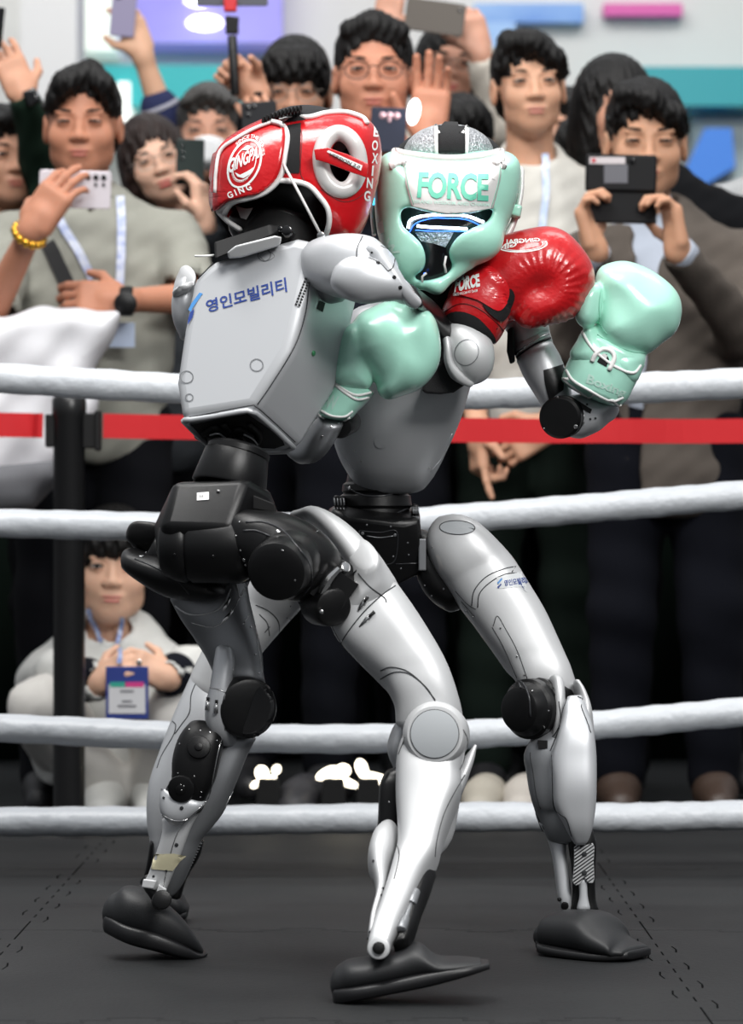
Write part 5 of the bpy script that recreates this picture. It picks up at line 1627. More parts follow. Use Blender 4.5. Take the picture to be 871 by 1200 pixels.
    # ---- face
    for q in (-1, 1):
        ey = M().ell(T(q * .032, -.0865, .0), (.0118 * hs, .0035 * hs, (.0012 + .0030 * eyes) * hs), R3, 8).build('eye', eyew, root, ray_ok=False)
        M().ell(T(q * .032, -.0885, -.0005), (.0062 * hs, .0030 * hs, (.0014 + .0032 * eyes) * hs), R3, 8).build('iris', irism, ey, ray_ok=False)
        M().tube([T(q * x, y, z) for x, y, z in ((.019, -.0870, .0000 + .002 * eyes), (.026, -.0905, .0016 + .0035 * eyes), (.036, -.0895, .0018 + .0035 * eyes), (.045, -.0830, .000 + .002 * eyes))], .0021 * hs, 6).build('eyelid_line', mat('lash', '140c0a', .6), root, ray_ok=False)
        M().tube([T(q * x, y, z) for x, y, z in ((.016, -.0875, .0215), (.028, -.0885, .0230), (.041, -.0835, .0232), (.050, -.0740, .0200))], [.0020 * hs, .0031 * hs, .0027 * hs, .001 * hs], 6).build('eyebrow', hm, root, ray_ok=False)
    if not mask:
        lm = mat('lips ' + lips, lips, .4)
        g = M().ell(T(0, -.0885, -.0605), (.0215 * hs, .0050 * hs, .0036 * hs), R3, 8).ell(T(0, -.0875, -.0695 - lipo), (.0175 * hs, .0055 * hs, (.0042) * hs), R3, 8)
        tag(g.build('lips', lm, root, ray_ok=False), kind='stuff')
    else:
        m2 = SDF([q - .12 for q in C], [q + .12 for q in C], .005)
        m2.ell(T(0, -.030, -.052), (.066 * hs, .078 * hs, .058 * hs), R3, 0)
        m2.ell(T(0, -.095, -.045), (.022 * hs, .022 * hs, .026 * hs), R3, .03)
        m2.plane(T(0, -.1, -.010), R3 @ Vector((0, .25, 1)), .004); m2.plane(T(0, .0, -.05), R3 @ Vector((0, 1, 0)))
        m2.build('face_mask', mat('white mask', 'e6e8ea', .8), root, ray_ok=False)
    if glasses:
        g = M(); gm = goldf if glasses == 'thin' else glassf
        for q in (-1, 1):
            g.tube([T(q * .033 + .0235 * math.cos(a), -.1045 + .010 * abs(math.cos(a)) * (1 if math.cos(a) * q > 0 else 0), -.004 + .0185 * math.sin(a)) for a in [i * PI / 10 for i in range(20)]], .0013 * hs, 6, closed=True)
            g.tube([T(q * .057, -.094, .002), T(q * .075, -.05, .004), T(q * .078, .0, .002)], .0014 * hs, 6)
        g.tube([T(-.0095, -.1045, .002), T(0, -.107, .004), T(.0095, -.1045, .002)], .0013 * hs, 6)
        tag(g.build('glasses', gm, root, ray_ok=False), kind='stuff')
    # ---- hair
    if hair:
        h = SDF([q - .17 * hs for q in C], [q + .17 * hs for q in C], .0042)
        HE = lambda c, r, k=.015, op='u': h.ell(T(*c), [q * hs for q in r], R3, k * hs, op)
        HE((0, .020, .040), (.081, .098, .090), 0)
        if hair in ('bob', 'long'):
            HE((-.055, .015, -.04), (.042, .070, .10), .03); HE((.055, .015, -.04), (.042, .070, .10), .03); HE((0, .06, -.05), (.075, .05, .10), .03)
        else:
            HE((0, .045, -.02), (.074, .066, .065), .03)
        HE((0, -.110, -.040), (.072 if hair not in ('bob', 'long') else .058, .105, .092 if hair not in ('part', 'up') else .106), .007, 's')
        if hair in ('short', 'part', 'up', 'bangs'):
            for q in (-1, 1): HE((q * .090, -.012, -.03), (.025, .045, .045), .01, 's')
        if hair == 'bangs':
            HE((-.028, -.070, .060), (.040, .030, .042), .02); HE((.028, -.070, .060), (.040, .030, .042), .02); HE((0, -.078, .040), (.052, .018, .024), .02)
            for q in (-1, 1): HE((q * .060, -.045, .030), (.022, .034, .045), .02)
        if hair == 'part':
            h.path([T(.020, -.055, .105), T(-.030, -.082, .080), T(-.064, -.062, .035)], [.024 * hs, .022 * hs, .014 * hs], k=.02)
            h.path([T(.020, -.055, .105), T(.050, -.072, .078), T(.070, -.050, .030)], [.022 * hs, .020 * hs, .013 * hs], k=.02)
        if hair == 'sweep':
            h.path([T(-.045, -.050, .095), T(.0, -.082, .082), T(.048, -.074, .050), T(.070, -.045, .02)], [.024 * hs, .024 * hs, .020 * hs, .013 * hs], k=.02)
            h.path([T(-.050, -.050, .085), T(-.070, -.045, .04)], [.02 * hs, .013 * hs], k=.02)
        if hair == 'short': h.path([T(-.055, -.062, .070), T(0, -.078, .086), T(.055, -.062, .070)], [.014 * hs, .017 * hs, .014 * hs], k=.02)
        if hair == 'up': h.path([T(-.048, -.048, .085), T(0, -.056, .096), T(.052, -.048, .082)], [.020 * hs, .022 * hs, .020 * hs], k=.03)
        cc = C; rs0 = random.random() * 6
        h.wob(lambda x, y, z: .0010 * np.sin((x - cc.x) * 420 + (z - cc.z) * 60) + .0016 * np.sin((x - cc.x) * 190 + (y - cc.y) * 260 - (z - cc.z) * 90) + .0050 * np.sin((x - cc.x) * 330 + (z - cc.z) * 110 + rs0) * np.sin((x - cc.x) * 121 + 1.3 + rs0) * np.clip((cc.y - .03 - y) / .03, 0, 1) * np.clip((cc.z + .085 - z) / .03, 0, 1))
        h.build('hair', hm, root, relax=0, ray_ok=False)
    # ---- clothes
    pts = [N + Vector((0, 0, .06)), B(-sw - .1, 0, zH - .25), B(sw + .1, 0, zH - .25)] + [q for a in A.values() for q in (a[1:3] if long else a[1:2])]
    lo = [min(p[i] for p in pts) - .1 for i in range(3)]; hi = [max(p[i] for p in pts) + .1 for i in range(3)]
    lo[1] = min(lo[1], cy - .22); hi[1] = max(hi[1], cy + .2)
    t = SDF(lo, hi, .0085)
    t.cap(B(-sw + .055, 0, zS - .062), B(sw - .055, 0, zS - .062), .056, k=0)
    t.cap(B(0, 0, zS - .0), B(-sw + .06, 0, zS - .055), .055, k=.03); t.cap(B(0, 0, zS - .0), B(sw - .06, 0, zS - .055), .055, k=.03)
    t.cap(B(0, .01, zS + .03), B(0, 0, zS - .05), .064, .085, k=.05)
    t.ell(B(0, 0, zS - .19), (sw * .90, .118, .23), k=.05)
    t.ell(B(0, -.01 - belly * .4, zH + .12), (.165 + belly * .5, .115 + belly, .20), k=.06)
    t.ell(B(0, 0, zH - .02 - hem * .5), (.172 + belly * .4, .122, .10 + hem), k=.05)
    for sd, (sh_, el, wr, spec) in A.items():
        if long:
            t.path([sh_, el], [.062, .055], k=.03); t.path([el, el.lerp(wr, .93)], [.054, .040], k=.015)
            t.cap(el.lerp(wr, .99), el.lerp(wr, 1.25), .033, .03, k=.004, op='s')
        else:
            t.path([sh_, sh_.lerp(el, .82)], [.065, .066], k=.03)
            t.cap(sh_.lerp(el, .86), sh_.lerp(el, 1.2), .058, .06, k=.004, op='s')
    t.ell(N + Vector((0, -.02, .028)), (.062, .075, .055), k=.01, op='s')
    if cut: t.poly(cut, cy - .12, .11, .004, k=.004, op='s')
    t.plane(B(0, 0, zH - .085 - hem), (0, 0, -1), .01)
    rs = random.random() * 6
    t.wob(lambda x, y, z: .0040 * np.sin(x * 31 + z * 43 + rs) * np.sin(z * 27 - x * 22 + y * 18 + rs) + .0022 * np.sin(x * 88 - z * 52 + rs * 2) * np.sin(z * 61 + y * 30))
    shirt = t.build('shirt', tm, root, relax=1)
    pts = [B(-.2, 0, zH + .1), B(.2, 0, .0)] + [Vector(q) for q in kn_] + [Vector(q) for q in an_]
    lo = [min(p[i] for p in pts) - .12 for i in range(3)]; hi = [max(p[i] for p in pts) + .12 for i in range(3)]
    b = SDF(lo, hi, .013)
    b.ell(B(0, 0, zH + .02), (.155, .11, .13), k=0)
    for i in (0, 1): b.path([hips[i], kn_[i], an_[i] + Vector((0, 0, .02))], [.098, .074, .062], k=.03)
    b.wob(lambda x, y, z: .005 * np.sin(x * 35 + z * 31 + rs) * np.sin(z * 24 - x * 20))
    b.build('trousers', bm_, root, relax=1, ray_ok=False)
    sm2 = mat('shoe ' + shoes, shoes, .5)
    for i in (0, 1):
        a_ = an_[i]
        g = M().ell((a_.x, a_.y, .065), (.042, .055, .055)).build('shoe', sm2, root, ray_ok=False)
        q = SDF([a_.x - .07, a_.y - .22, -.02], [a_.x + .07, a_.y + .1, .16], .008)
        q.path([(a_.x, a_.y + .02, .06), (a_.x, a_.y - .04, .055), (a_.x, a_.y - .13, .030)], [.05, .048, .036], k=.02)
        q.plane((0, 0, .004), (0, 0, -1))
        V, Fq = q.mesh()
        bpy.data.objects.remove(g)
        mk('shoe', V, Fq, sm2, root, ray_ok=False)
    return dict(root=root, body=body, shirt=shirt, T=T, B=B, C=C, N=N, zS=zS, zH=zH, arms=A)


def ribbon(name, line, objs, m, parent, w=.012, th=.0015, off=.003, sm=4):
    P = smooth_line(line, sm) if len(line) > 2 else [np.array(p, float) for p in line]
    Q = [P[0]]
    for a, b in zip(P, P[1:]):
        k = max(1, int(math.hypot(*(b - a)) / 6))
        for i in range(1, k + 1): Q.append(a + (b - a) * i / k)
    hs_ = [hit(objs, q[0], q[1], off) for q in Q]
    pts = [h[0] for h in hs_]
    # ease the run so that it hangs instead of following each fold
    for _ in range(3): pts = [pts[0]] + [Vector((pts[i].x, min(pts[i].y, (pts[i - 1].y + pts[i + 1].y) / 2), pts[i].z)) for i in range(1, len(pts) - 1)] + [pts[-1]]
    return M().tube(pts, 0, flat=(w, th, [Vector((0, -1, 0))] * len(pts))).build(name, m, parent, smooth=False, ray_ok=False)


def phone(label, c, w, h, Y, m, ang=0., lens=None, yaw=0., lm=None, th=.0085, group='phones held up by the crowd'):
    """c centre px; w, h in px; lens: list of (u, v, r) with u, v in -1..1"""
    s_ = pxm(Y)
    P = W(c[0], c[1], Y)
    rot = rotm(yaw=yaw, roll=ang)
    root = empty('phone', P, label, 'phone', group)
    a, b = w * s_ / 2, h * s_ / 2
    r = min(a, b) * .16
    pts = []
    for cx_, cz_, a0 in ((a - r, b - r, 0), (-a + r, b - r, 90), (-a + r, -b + r, 180), (a - r, -b + r, 270)):
        for i in range(6):
            t = math.radians(a0 + i * 18)
            pts.append(P + rot @ Vector((cx_ + r * math.cos(t), -th / 2, cz_ + r * math.sin(t))))
    M().prism(pts, rot @ Vector((0, th, 0))).build('case', m, root, bev=.0015, auto=40)
    q = M().prism([P + (p - P) * .94 + rot @ Vector((0, th + .0006, 0)) for p in pts], rot @ Vector((0, .0006, 0))).build('screen', mat('phone screen', '20242a', .15), root, smooth=False, ray_ok=False)
    for u, v, rr in lens or []:
        o_ = P + rot @ Vector((u * a, -th / 2, v * b))
        M().cyl(o_, o_ + rot @ Vector((0, -.003, 0)), rr, bev=.0006, n=18).build('camera_lens', lm or mat('lens black', '08080a', .1, coat=.5), root, auto=40, ray_ok=False)
    return root

cG = 'people watching the bout'
YA = 2.55
# ---- man in the grey shirt
A_ = person('man in a grey short sleeved shirt filming with a pale phone, white bag in hand', (97, 146), YA, 'b98066', 'part', hs=1.10, wide=1.06, sw=.225, dx=.02, top='98988f', bottom='0a0b10', long=False, belly=.03, eyes=.15, pitch=.05, fine=.004,
            arms={-1: dict(e=W(-14, 372, 2.36), w=W(38, 268, 2.20), d=(.62, -.05, .9), n=(.45, 1, 0), tv=(-.2, .3, 1), curl=(.5, .3, .3, .45), sc=1.1, th=1.2),
                  1: dict(e=W(226, 350, 2.48), w=W(143, 352, 2.34), d=(-1, -.1, .05), n=(0, 1, -.3), tv=(0, 0, 1), curl=(.45, .5, .55, .6), sc=1.05)})
ra = A_['root']
strapm = mat('black strap', '141416', .8)
lanm = mat('white lanyard', 'd8dce6', .6, noise=.5, nscale=60, col2='8f9fd0')
ribbon('bag_strap', [(56, 286), (62, 296), (76, 326), (86, 348)], [A_['shirt']], strapm, ra, w=.034, off=.006)
ribbon('lanyard', [(62, 240), (78, 270), (94, 298), (108, 328)], [A_['shirt']], lanm, ra, w=.019, off=.008)
ribbon('lanyard', [(140, 232), (142, 270), (141, 310), (139, 340)], [A_['shirt']], lanm, ra, w=.019, off=.008)
wallbox('badge', 124, 378, 158, 407, 2.37, .004, mat('badge card', 'c4d2ea', .4)).parent = None
bd = [o for o in COL.objects if o.name.startswith('badge')][-1]
bd.location = bd.location - ra.location; bd.parent = ra
M().lathe(W(150, 353, 2.34) + Vector((-.020, 0, 0)), W(150, 353, 2.34) + Vector((.014, 0, 0)), [(0, .030), (.004, .034), (.028, .034), (.032, .030)]).build('watch_strap', blackm, ra, auto=40, ray_ok=False)
M().cyl(W(147, 356, 2.29), W(147, 356, 2.275), .026, bev=.003).cyl(W(147, 356, 2.277), W(147, 356, 2.272), .019).build('watch_case', blackp, ra, auto=40, ray_ok=False)
g = M()
for i in range(14):
    a = i * 2 * PI / 14
    c_ = W(34, 275, 2.205)
    fx = (W(38, 268, 2.20) - W(-14, 372, 2.36)).normalized()
    u_ = fx.cross(Vector((0, 1, 0))).normalized(); w_ = fx.cross(u_)
    g.ell(c_ + u_ * .034 * math.cos(a) + w_ * .034 * math.sin(a), (.009, .008, .010), n=6)
tag(g.build('bracelet', mat('gold links', 'd9a53a', .25, .9), ra, ray_ok=False), kind='stuff')
M().tube([W(131 + 0, 228, 2.36) + Vector((0, 0, 0)), W(118, 238, 2.36), W(104, 246, 2.37)], .006).build('collar', cloth('98988f'), ra, ray_ok=False)
phone('white phone held sideways by the man in the grey shirt', (88, 222), 84, 44, 2.27, mat('pearl phone', 'd9d2d8', .25, .2, coat=.4), lens=[(.36, .66, .0062), (.58, .66, .0062), (.80, .66, .0062), (.58, .28, .004), (.80, .28, .004)], ang=.03)
# white carrier bag
s = SDF((-1.0, 2.12, .60), (-.5, 2.42, 1.25), .008)
s.poly([(-60, 372), (0, 368), (60, 360), (140, 366), (128, 400), (112, 440), (112, 500), (80, 545), (40, 590), (-60, 590)], 2.27, .065, .045, sm=0)
s.wob(lambda x, y, z: .007 * np.sin(x * 33 + z * 19) * np.sin(z * 17 - x * 9) + .004 * np.sin(x * 60 - z * 50))
bag = s.build('carrier_bag', mat('white bag film', 'd8d8dc', .45, noise=.1, nscale=8), None, ray_ok=False)
tag(bag, 'large white carrier bag held at the waist of the man in the grey shirt', 'bag')
s = SDF((-1.0, 2.05, .58), (-.6, 2.35, .80), .008)
s.poly([(-60, 552), (10, 545), (62, 540), (74, 560), (40, 596), (-60, 602)], 2.17, .05, .04)
tag(s.build('tote_bag', cloth('6f7074', 't'), None, ray_ok=False), 'grey tote bag under the white carrier bag at the left edge', 'bag')

# ---- person at the left edge, arm up with a watch
B_ = person('person at the left edge raising an arm with a grey smartwatch, dark green sleeve', (6, 186), 2.98, 'c8967c', 'short', yaw=.4, hs=1.05, top='22352a', bottom='0a0b0f', long=True, fine=.005, eyes=.4,
            arms={1: dict(e=W(52, 192, 2.9), w=W(28, 112, 2.75), d=(-.45, 0, 1), n=(-.3, 1, 0), tv=(.3, 0, .5), curl=(.35, .4, .5, .6))})
wp = W(30, 117, 2.76)
dw = (W(28, 112, 2.75) - W(52, 192, 2.9)).normalized()
M().cyl(wp - dw * .014, wp + dw * .014, .034, bev=.003).build('watch_strap', mat('grey strap', '85878c', .6), B_['root'], auto=40, ray_ok=False)
M().box(W(37, 114, 2.71), (.034, .014, .04), rotm(roll=-.4)).build('watch_case', blackg, B_['root'], bev=.006, auto=40)
phone('black phone cut by the left edge, held high over the crowd', (-6, 32), 20, 48, 2.72, blackg, ang=.1)
# forearm is bare: shorten that sleeve
# ---- arm in a navy sleeve holding a lilac phone
C_ = person('person hidden behind the others, bare forearm and navy striped sleeve raised high', (200, 232), 3.9, 'd2a68a', 'short', top='2b3050', bottom='0a0b0f', long=False, fine=.0055,
            arms={-1: dict(e=W(196, 150, 3.75), w=W(166, 62, 3.7), d=(-.35, 0, 1), n=(-.4, 1, 0), tv=(-1, 0, 0), curl=(.35, .45, .5, .55))})
sp = [W(206, 186, 3.8), W(197, 150, 3.75), W(184, 118, 3.73)]
g = SDF([min(p[i] for p in sp) - .09 for i in range(3)], [max(p[i] for p in sp) + .09 for i in range(3)], .006)
g.path(sp[:2] + [sp[1].lerp(sp[2], .75)], [.062, .058, .052], k=.01)
d_ = (sp[2] - sp[1]).normalized()
g.build('sleeve', cloth('2b3050'), C_['root'], ray_ok=False)
for t_ in (.05, .78):
    q = sp[1].lerp(sp[2], t_) if t_ > .5 else sp[0].lerp(sp[1], .62)
    M().cyl(q - d_ * .006, q + d_ * .006, .055 if t_ > .5 else .0625, bev=.003).build('sleeve_stripe', cloth('a8a8b4', 's'), C_['root'], auto=40, ray_ok=False)
phone('lilac phone at the top edge held up by the navy sleeved arm', (145, 12), 29, 62, 3.67, mat('lilac phone', '86809c', .3), ang=.08, lens=[(-.5, .5, .008)])

# ---- woman with glasses and red lips
D_ = person('woman with brown hair, thin glasses and red lips filming with a dark phone', (182, 190), 3.28, 'e0b49c', 'bob', hairb, yaw=.12, roll=-.32, hs=1.0, top='35383c', bottom='0a0b0f', glasses='thin', lips='b8182c', eyes=.4, fine=.004, lipo=.002,
            arms={1: dict(e=W(268, 330, 3.12), w=W(238, 260, 2.92), d=(-.1, 0, 1), n=(-.9, .3, .1), tv=(-.5, -1, .3), curl=(.7, .7, .7, .7))})
phone('dark green phone held upright in front of the masked person', (223, 190), 33, 54, 2.94, mat('dark green phone', '26302e', .25), lens=[(-.55, .7, .004), (-.55, .42, .004), (-.55, .14, .004)], ang=.02)
# ---- masked person
E_ = person('person with grey hair and a white face mask behind the dark green phone', (246, 158), 3.64, 'c08f78', 'short', hairg, hs=1.1, top='18191c', bottom='0a0b0f', mask=True, eyes=.3, fine=.005)
# ---- young man with bangs and selfie stick
F_ = person('young man with black fringe and thin glasses, hand up with a selfie stick', (346, 108), 3.0, 'c8967c', 'bangs', yaw=-.05, hs=1.08, top='15161a', bottom='090b12', glasses='thin', eyes=.35, fine=.004, pitch=.12,
            arms={-1: dict(e=W(300, 215, 2.75), w=W(301, 108, 2.68), d=(-.75, -.1, .65), n=(-.25, -1, -.2), tv=(0, 0, 1), curl=(1.35, 1.35, 1.35, 1.35), th=1.),
                  1: dict(e=W(395, 260, 2.75), w=W(322, 172, 2.62), d=(-.5, 0, 1), n=(0, 1, 0), tv=(-1, 0, .5), curl=(.5, .5, .5, .5))})
gm_ = empty('selfie_stick', W(272, 60, 2.64), 'black and red selfie stick held upright by the raised fist', 'selfie stick')
M().cyl(W(276, 112, 2.61), W(272, 42, 2.62), .011).build('grip', blackp, gm_, auto=40)
M().box(W(272, 32, 2.64), (.03, .025, .03)).cyl(W(264, 22, 2.64), W(280, 24, 2.64), .008).build('clamp', blackm, gm_, bev=.004, auto=40)
M().box(W(270, 4, 2.64), (.030, .02, .04)).build('holder', mat('red plastic', 'c02028', .4), gm_, bev=.004, auto=40)
phone('grey phone mounted on the selfie stick at the top edge', (272, -8), 84, 30, 2.66, mat('grey phone', '50525a', .3))
phone('black phone in front of the young man with the fringe', (304, 136), 42, 34, 2.58, mat('black phone', '15161a', .3), ang=-.06, lens=[(-.62, .62, .006), (-.3, .68, .006), (-.62, .1, .005)])
# ---- man with round glasses
G_ = person('man with short black hair and dark framed glasses, open hand raised beside his face', (438, 88), 2.72, 'c4886e', 'up', hs=1.16, wide=1.08, top='1c2028', bottom='090b12', glasses='dark', eyes=.4, fine=.004,
            arms={1: dict(e=W(520, 240, 2.75), w=W(500, 160, 2.62), d=(.12, 0, 1), n=(-.2, -1, 0), tv=(-1, 0, .2), curl=(.15, .1, .2, .3), sc=1.15),
                  -1: dict(e=W(400, 270, 2.7), w=W(470, 196, 2.58), d=(-.4, 0, 1), n=(0, 1, 0), tv=(-1, 0, 0), curl=(.6, .6, .6, .6))})
phone('navy phone with three lenses in front of the man in dark framed glasses', (455, 152), 42, 52, 2.55, mat('navy phone', '20263a', .3), ang=.05, lens=[(-.35, .62, .0075), (.05, .62, .0075), (.45, .62, .0075), (.05, .4, .004)], lm=mat('pink lens', 'd8b0b8', .15, .4))
o = M().ell(W(485, 131, 2.52), (.014, .006, .030), rotm(roll=.18)).build('phone_light', mat('flash lamp', 'ffffff', emit=6), ray_ok=False)
tag(o, 'small glaring white phone flashlight by the raised open hand', 'light')
# ---- woman holding a phone overhead
H_ = person('woman in a cream top holding a brown phone overhead with both hands', (526, 78), 3.6, 'cc9a84', 'bob', hairm, yaw=.1, roll=.1, hs=1.0, top='cfc8bd', bottom='0a0b0f', glasses='thin', lips='a83a40', fine=.005,
            arms={1: dict(e=W(588, 150, 3.5), w=W(562, 62, 3.4), d=(-.25, 0, 1), n=(-.5, 1, 0), tv=(-1, 0, 0), curl=(.5, .55, .6, .65)),
                  -1: dict(e=W(440, 130, 3.55), w=W(452, 38, 3.4), d=(.15, 0, 1), n=(.5, 1, 0), tv=(1, 0, 0), curl=(.5, .55, .6, .65))})
phone('brown phone held flat overhead at the top of the crowd', (510, 20), 70, 38, 3.33, mat('brown phone', '4c443c', .4), ang=.14, lens=[(.8, .6, .005)])
M2 = person('short person whose black hair shows above the mint headgear', (540, 168), 3.2, 'c08f78', 'bangs', hs=1.0, top='26282c', bottom='0a0b0f', fine=.0065)
# ---- tall young man
I_ = person('tall young man with curtained black hair in a white shirt and dotted lanyard', (620, 101), 2.78, 'd0a084', 'sweep', yaw=.10, roll=-.05, hs=1.08, wide=.92, sw=.205, top='cfcdc6', bottom='0e1813', long=False, eyes=.45, lips='b06a60', fine=.004,
            arms={-1: dict(e=W(548, 400, 2.7), w=W(560, 505, 2.55), d=(.05, -.1, -1), n=(1, .3, 0), tv=(.5, -1, 0), curl=(.1, .8, .9, 1.)),
                  1: dict(e=W(690, 400, 2.7), w=W(640, 500, 2.55), d=(-.8, -.1, -.5), n=(0, 1, 0), tv=(0, 0, 1), curl=(.5, .55, .6, .6))})
ribbon('lanyard', [(637, 180), (640, 220), (636, 260), (632, 300)], [I_['shirt'], I_['body']], mat('dotted lanyard', 'dfe6f2', .6, noise=.8, nscale=45, col2='9cb8e6'), I_['root'], w=.016, off=.006)
# ---- people between
J_ = person('person half hidden between the tall young man and the man in the suit', (662, 158), 3.65, 'd0a088', 'short', yaw=-.5, hs=1.0, top='2c6e68', bottom='0a0b0f', fine=.006)
J2 = person('person whose black hair shows left of the suited man phone', (690, 190), 3.25, 'c08f78', 'short', hs=.95, top='1a1b1e', bottom='0a0b0f', fine=.0065, yaw=2.6)
L_ = person('person in a black jacket standing right behind the man in the suit', (722, 132), 2.88, 'c08f78', 'bob', hs=1.12, top='0d0e11', bottom='0a0b0f', fine=.0065, yaw=.3, sw=.24, dx=.14)
N_ = person('person at the right edge in a light grey sweater', (922, 128), 3.15, 'c08f78', 'short', hs=1.0, top='a8aaac', bottom='0a0b0f', fine=.0065)
# ---- man in the suit
K_ = person('man in a brown grey suit filming with a black folding phone case', (757, 166), 2.45, 'c59578', 'sweep', hs=1.14, sw=.235, dx=.05, top='5d5650', bottom='0b0d15', long=True, eyes=.05, pitch=.1, fine=.004, hem=.10, shoes='3a2c24',
           cut=[(742, 205), (800, 205), (790, 250), (768, 330), (756, 420), (748, 600), (735, 600), (738, 400), (744, 300), (738, 240)],
           arms={-1: dict(e=W(672, 400, 2.36), w=W(697, 292, 2.10), d=(-.32, -.05, 1), n=(.95, -.28, .0), tv=(0, .9, .4), curl=(.8, .75, .75, .8)),
                 1: dict(e=W(872, 392, 2.36), w=W(794, 292, 2.10), d=(-.15, -.05, 1), n=(-.95, -.28, .0), tv=(0, .9, .4), curl=(.75, .7, .7, .75))})
rk = K_['root']
B = K_['B']; zS = K_['zS']; zH = K_['zH']
t = SDF([K_['C'].x - .35, 2.2, zH - .1], [K_['C'].x + .45, 2.75, zS + .15], .008)
t.cap(B(-.16, 0, zS - .05), B(.16, 0, zS - .05), .052, k=0)
t.ell(B(0, 0, zS - .19), (.19, .108, .23), k=.05); t.ell(B(0, -.0, zH + .12), (.16, .108, .2), k=.06)
t.cap(K_['N'] + Vector((0, .0, .045)), K_['N'] + Vector((0, 0, -.06)), .066, .075, k=.03)
t.ell(K_['N'] + Vector((0, -.03, .06)), (.052, .075, .05), k=.008, op='s')
t.build('dress_shirt', cloth('b4bcca'), rk, relax=1, ray_ok=False)
ks = K_['shirt']; ks.name = 'suit_jacket'; BV['suit_jacket'] = BV.get('suit_jacket') or list(BV.items())[0][1]
for w0, e0 in ((W(697, 292, 2.10), W(672, 400, 2.36)), (W(794, 292, 2.10), W(872, 392, 2.36))):
    v_ = (w0 - e0).normalized()
    M().cyl(w0 - v_ * .035, w0 - v_ * .002, .038, .036, bev=.004).build('shirt_cuff', cloth('b4bcca'), rk, auto=40, ray_ok=False)
for x, y in ((812, 322), (817, 330), (822, 338)):
    M().ell(W(x, y, 2.20), (.006, .004, .006), n=6).build('button', blackm, rk, ray_ok=False)
pc = empty('phone', W(728, 222, 2.10), 'black folding phone case with a grey sticker held in both hands by the suited man', 'phone', 'phones held up by the crowd')
M().box(W(728, 203, 2.11), (84 * pxm(2.1), .012, 44 * pxm(2.1)), rotm(roll=.02)).build('case', mat('black case leather', '09090c', .6, spec=.25), pc, bev=.006, auto=40)
M().box(W(730, 243, 2.115), (80 * pxm(2.1), .008, 38 * pxm(2.1)), rotm(roll=.02)).build('case_flap', mat('black case leather', '09090c', .6, spec=.25), pc, bev=.005, auto=40)
wallbox('sticker', 691, 184, 733, 192, 2.103, .001, mat('label sticker', 'c4bcbe', .5)); q = COL.objects[-1]; q.location -= pc.location; q.parent = pc
M().box(W(696, 188, 2.102), (.008, .001, .008)).build('sticker_mark', mat('red mark', 'b8323c', .5), pc, smooth=False)
M().box(W(722, 204, 2.104), (28 * pxm(2.1), .002, 22 * pxm(2.1))).build('ring_plate', mat('dull plate', '5a5a60', .4, .3), pc, bev=.004, auto=40)
M().cyl(W(741, 189, 2.104), W(741, 189, 2.100), .006).build('camera_lens', blackg, pc, auto=40)

# ---- squatting child
cy0 = 2.22
Kd = person('child in a white hooded top squatting behind the ropes beside the black post', (133, 664), 2.42, 'deb298', 'bangs', hs=1.10, wide=1.02, sw=.19, top='d6d6d2', bottom='d2cfca', long=True, eyes=.8, lips='c07068', fine=.0038, hipz=.16, yaw=.06, roll=.03, shoes='c8c8c4',
            knee=[W(52, 832, 2.22), W(214, 838, 2.22)], feet=[W(122, 938, 2.34), W(182, 938, 2.34)], name='child',
            arms={-1: dict(e=W(70, 790, 2.27), w=W(116, 800, 2.14), d=(.5, -.2, .35), n=(.5, 1, -.3), tv=(0, 0, 1), curl=(.8, .85, .9, .9), sc=.85),
                  1: dict(e=W(222, 786, 2.27), w=W(196, 794, 2.14), d=(-.6, -.2, .3), n=(-.5, 1, -.3), tv=(0, 0, 1), curl=(.8, .85, .9, .9), sc=.85)})
rc = Kd['root']
for w0, e0 in ((W(116, 800, 2.14), W(70, 790, 2.27)), (W(196, 794, 2.14), W(222, 786, 2.27))):
    v_ = (w0 - e0).normalized()
    M().cyl(w0 - v_ * .06, w0 + v_ * .0, .050, .042, bev=.008).build('dark_cuff', cloth('14161e', 'c'), rc, auto=40, ray_ok=False)
lb_ = mat('blue lanyard', 'c4cfe4', .6, noise=.9, nscale=70, col2='4c68b0')
ribbon('lanyard', [(105, 712), (114, 735), (120, 752)], [Kd['shirt'], Kd['body']], lb_, rc, w=.010, off=.006)
ribbon('lanyard', [(142, 722), (141, 750), (141, 778)], [Kd['shirt'], Kd['body']], lb_, rc, w=.010, off=.006)
bgx = W(149, 812, 2.10)
M().box(bgx, (50 * pxm(2.10), .004, 62 * pxm(2.10))).build('badge', mat('badge blue', '2a3a80', .4), rc, bev=.002, smooth=False)
M().box(bgx + Vector((0, -.0025, -.013)), (43 * pxm(2.10), .002, 34 * pxm(2.10))).build('badge_card', mat('badge paper', 'c9c9cc', .5), rc, smooth=False)
M().box(bgx + Vector((-.020, -.0027, .018)), (18 * pxm(2.10), .002, 6 * pxm(2.10))).build('badge_stripe', mat('badge green', '2f9c88', .5), rc, smooth=False)
M().box(bgx + Vector((.016, -.0027, .018)), (22 * pxm(2.10), .002, 6 * pxm(2.10))).build('badge_stripe', mat('badge pink', 'c83a80', .5), rc, smooth=False)
for dz, w_px in ((.004, 16), (-.018, 12), (-.028, 22)):
    M().box(bgx + Vector((0, -.004, dz)), (w_px * pxm(2.10), .001, .004)).build('badge_line', mat('badge print', '6a6a70', .5), rc, smooth=False)
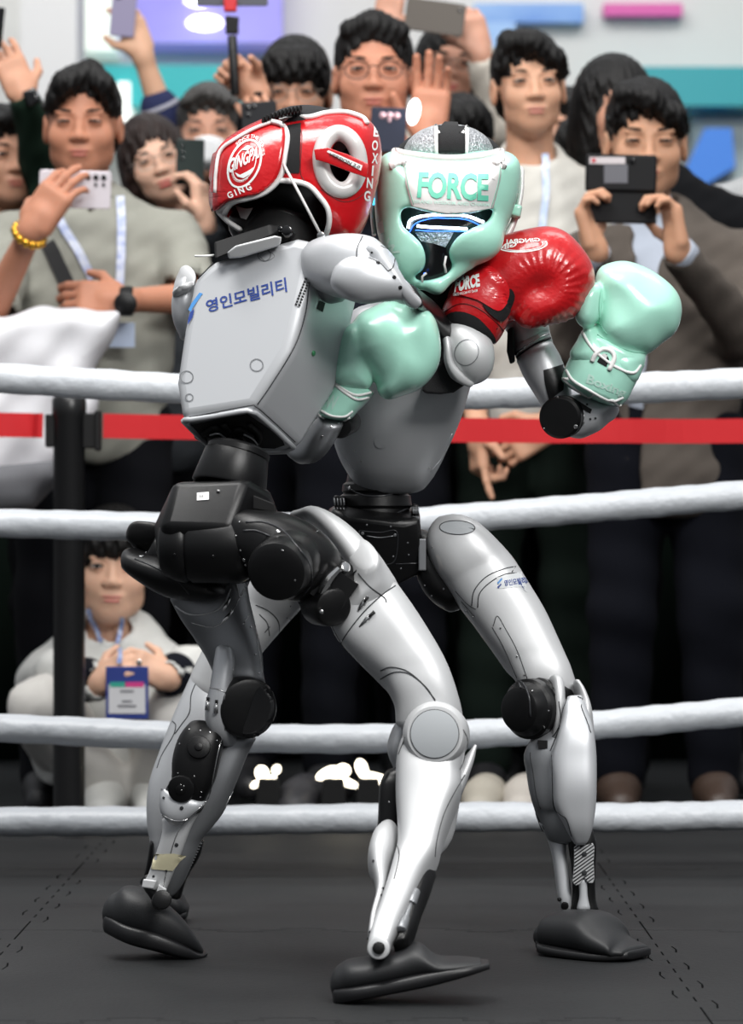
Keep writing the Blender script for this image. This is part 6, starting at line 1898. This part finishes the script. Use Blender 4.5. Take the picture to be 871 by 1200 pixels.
M().cyl(W(163, 776, 2.11), W(163, 776, 2.10), .006).build('badge_clip', chrome, rc, auto=40)

# ---- small things near the floor: glowing shapes imitating white glare and shoes among the legs
glarem = mat('warm glare', 'fff4dc', emit=4)  # glow put in for blown-out white highlights of unclear origin
for k, (pts, lab) in enumerate((([(383, 906, 14, 6, .5), (402, 903, 9, 8, 0), (404, 916, 18, 5, -.35)], 'left one of two clusters of glowing shapes imitating white glare near the floor behind the ropes'),
                                ([(424, 900, 7, 11, .35), (440, 912, 20, 6, -.25), (434, 922, 9, 6, 0)], 'right one of two clusters of glowing shapes imitating white glare near the floor behind the ropes'),
                                ([(307, 906, 8, 9, .3), (318, 914, 7, 5, .6), (324, 902, 5, 6, -.5), (300, 919, 7, 4, .5)], 'small cluster of glowing shapes imitating white glare near the floor right of the bent knee'))):
    r_ = empty('glare_cluster', W(pts[0][0], 940, 2.2), lab, 'lamp')
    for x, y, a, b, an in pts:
        M().ell(W(x, y, 2.2), (a * pxm(2.2), .012, b * pxm(2.2)), rotm(roll=-an)).build('glare_blob', glarem, r_, ray_ok=False)
    M().hull([W(x, y, Y_) for Y_ in (2.18, 2.24) for x, y in ((pts[0][0] - 8, 945), (pts[0][0] + 24, 945), (pts[0][0] + 20, 912), (pts[0][0] - 4, 912))]).build('added_block', blackm, r_, bev=.004, auto=40)  # dark block made up to sit under the glowing shapes
for x, y, c_, lab in ((566, 912, 'a8a296', 'pale worn sneaker left of the robot shin, behind the lowest rope'), (613, 914, 'b4aea6', 'pale worn sneaker touching the far side of the robot shin'), (352, 922, '26262a', 'dark sneaker with pale laces between the two glare clusters')):
    p = W(x, y, 2.28)
    q = SDF([p.x - .1, 2.05, -.03], [p.x + .1, 2.5, .17], .007)
    q.path([(p.x + .01, 2.34, .06), (p.x, 2.26, .055), (p.x - .01, 2.17, .035)], [.048, .046, .04], k=.02)
    q.plane((0, 0, -.012), (0, 0, -1))
    o = q.build('sneaker', mat('shoe ' + c_, c_, .6), None, ray_ok=False)
    tag(o, lab, 'shoe')
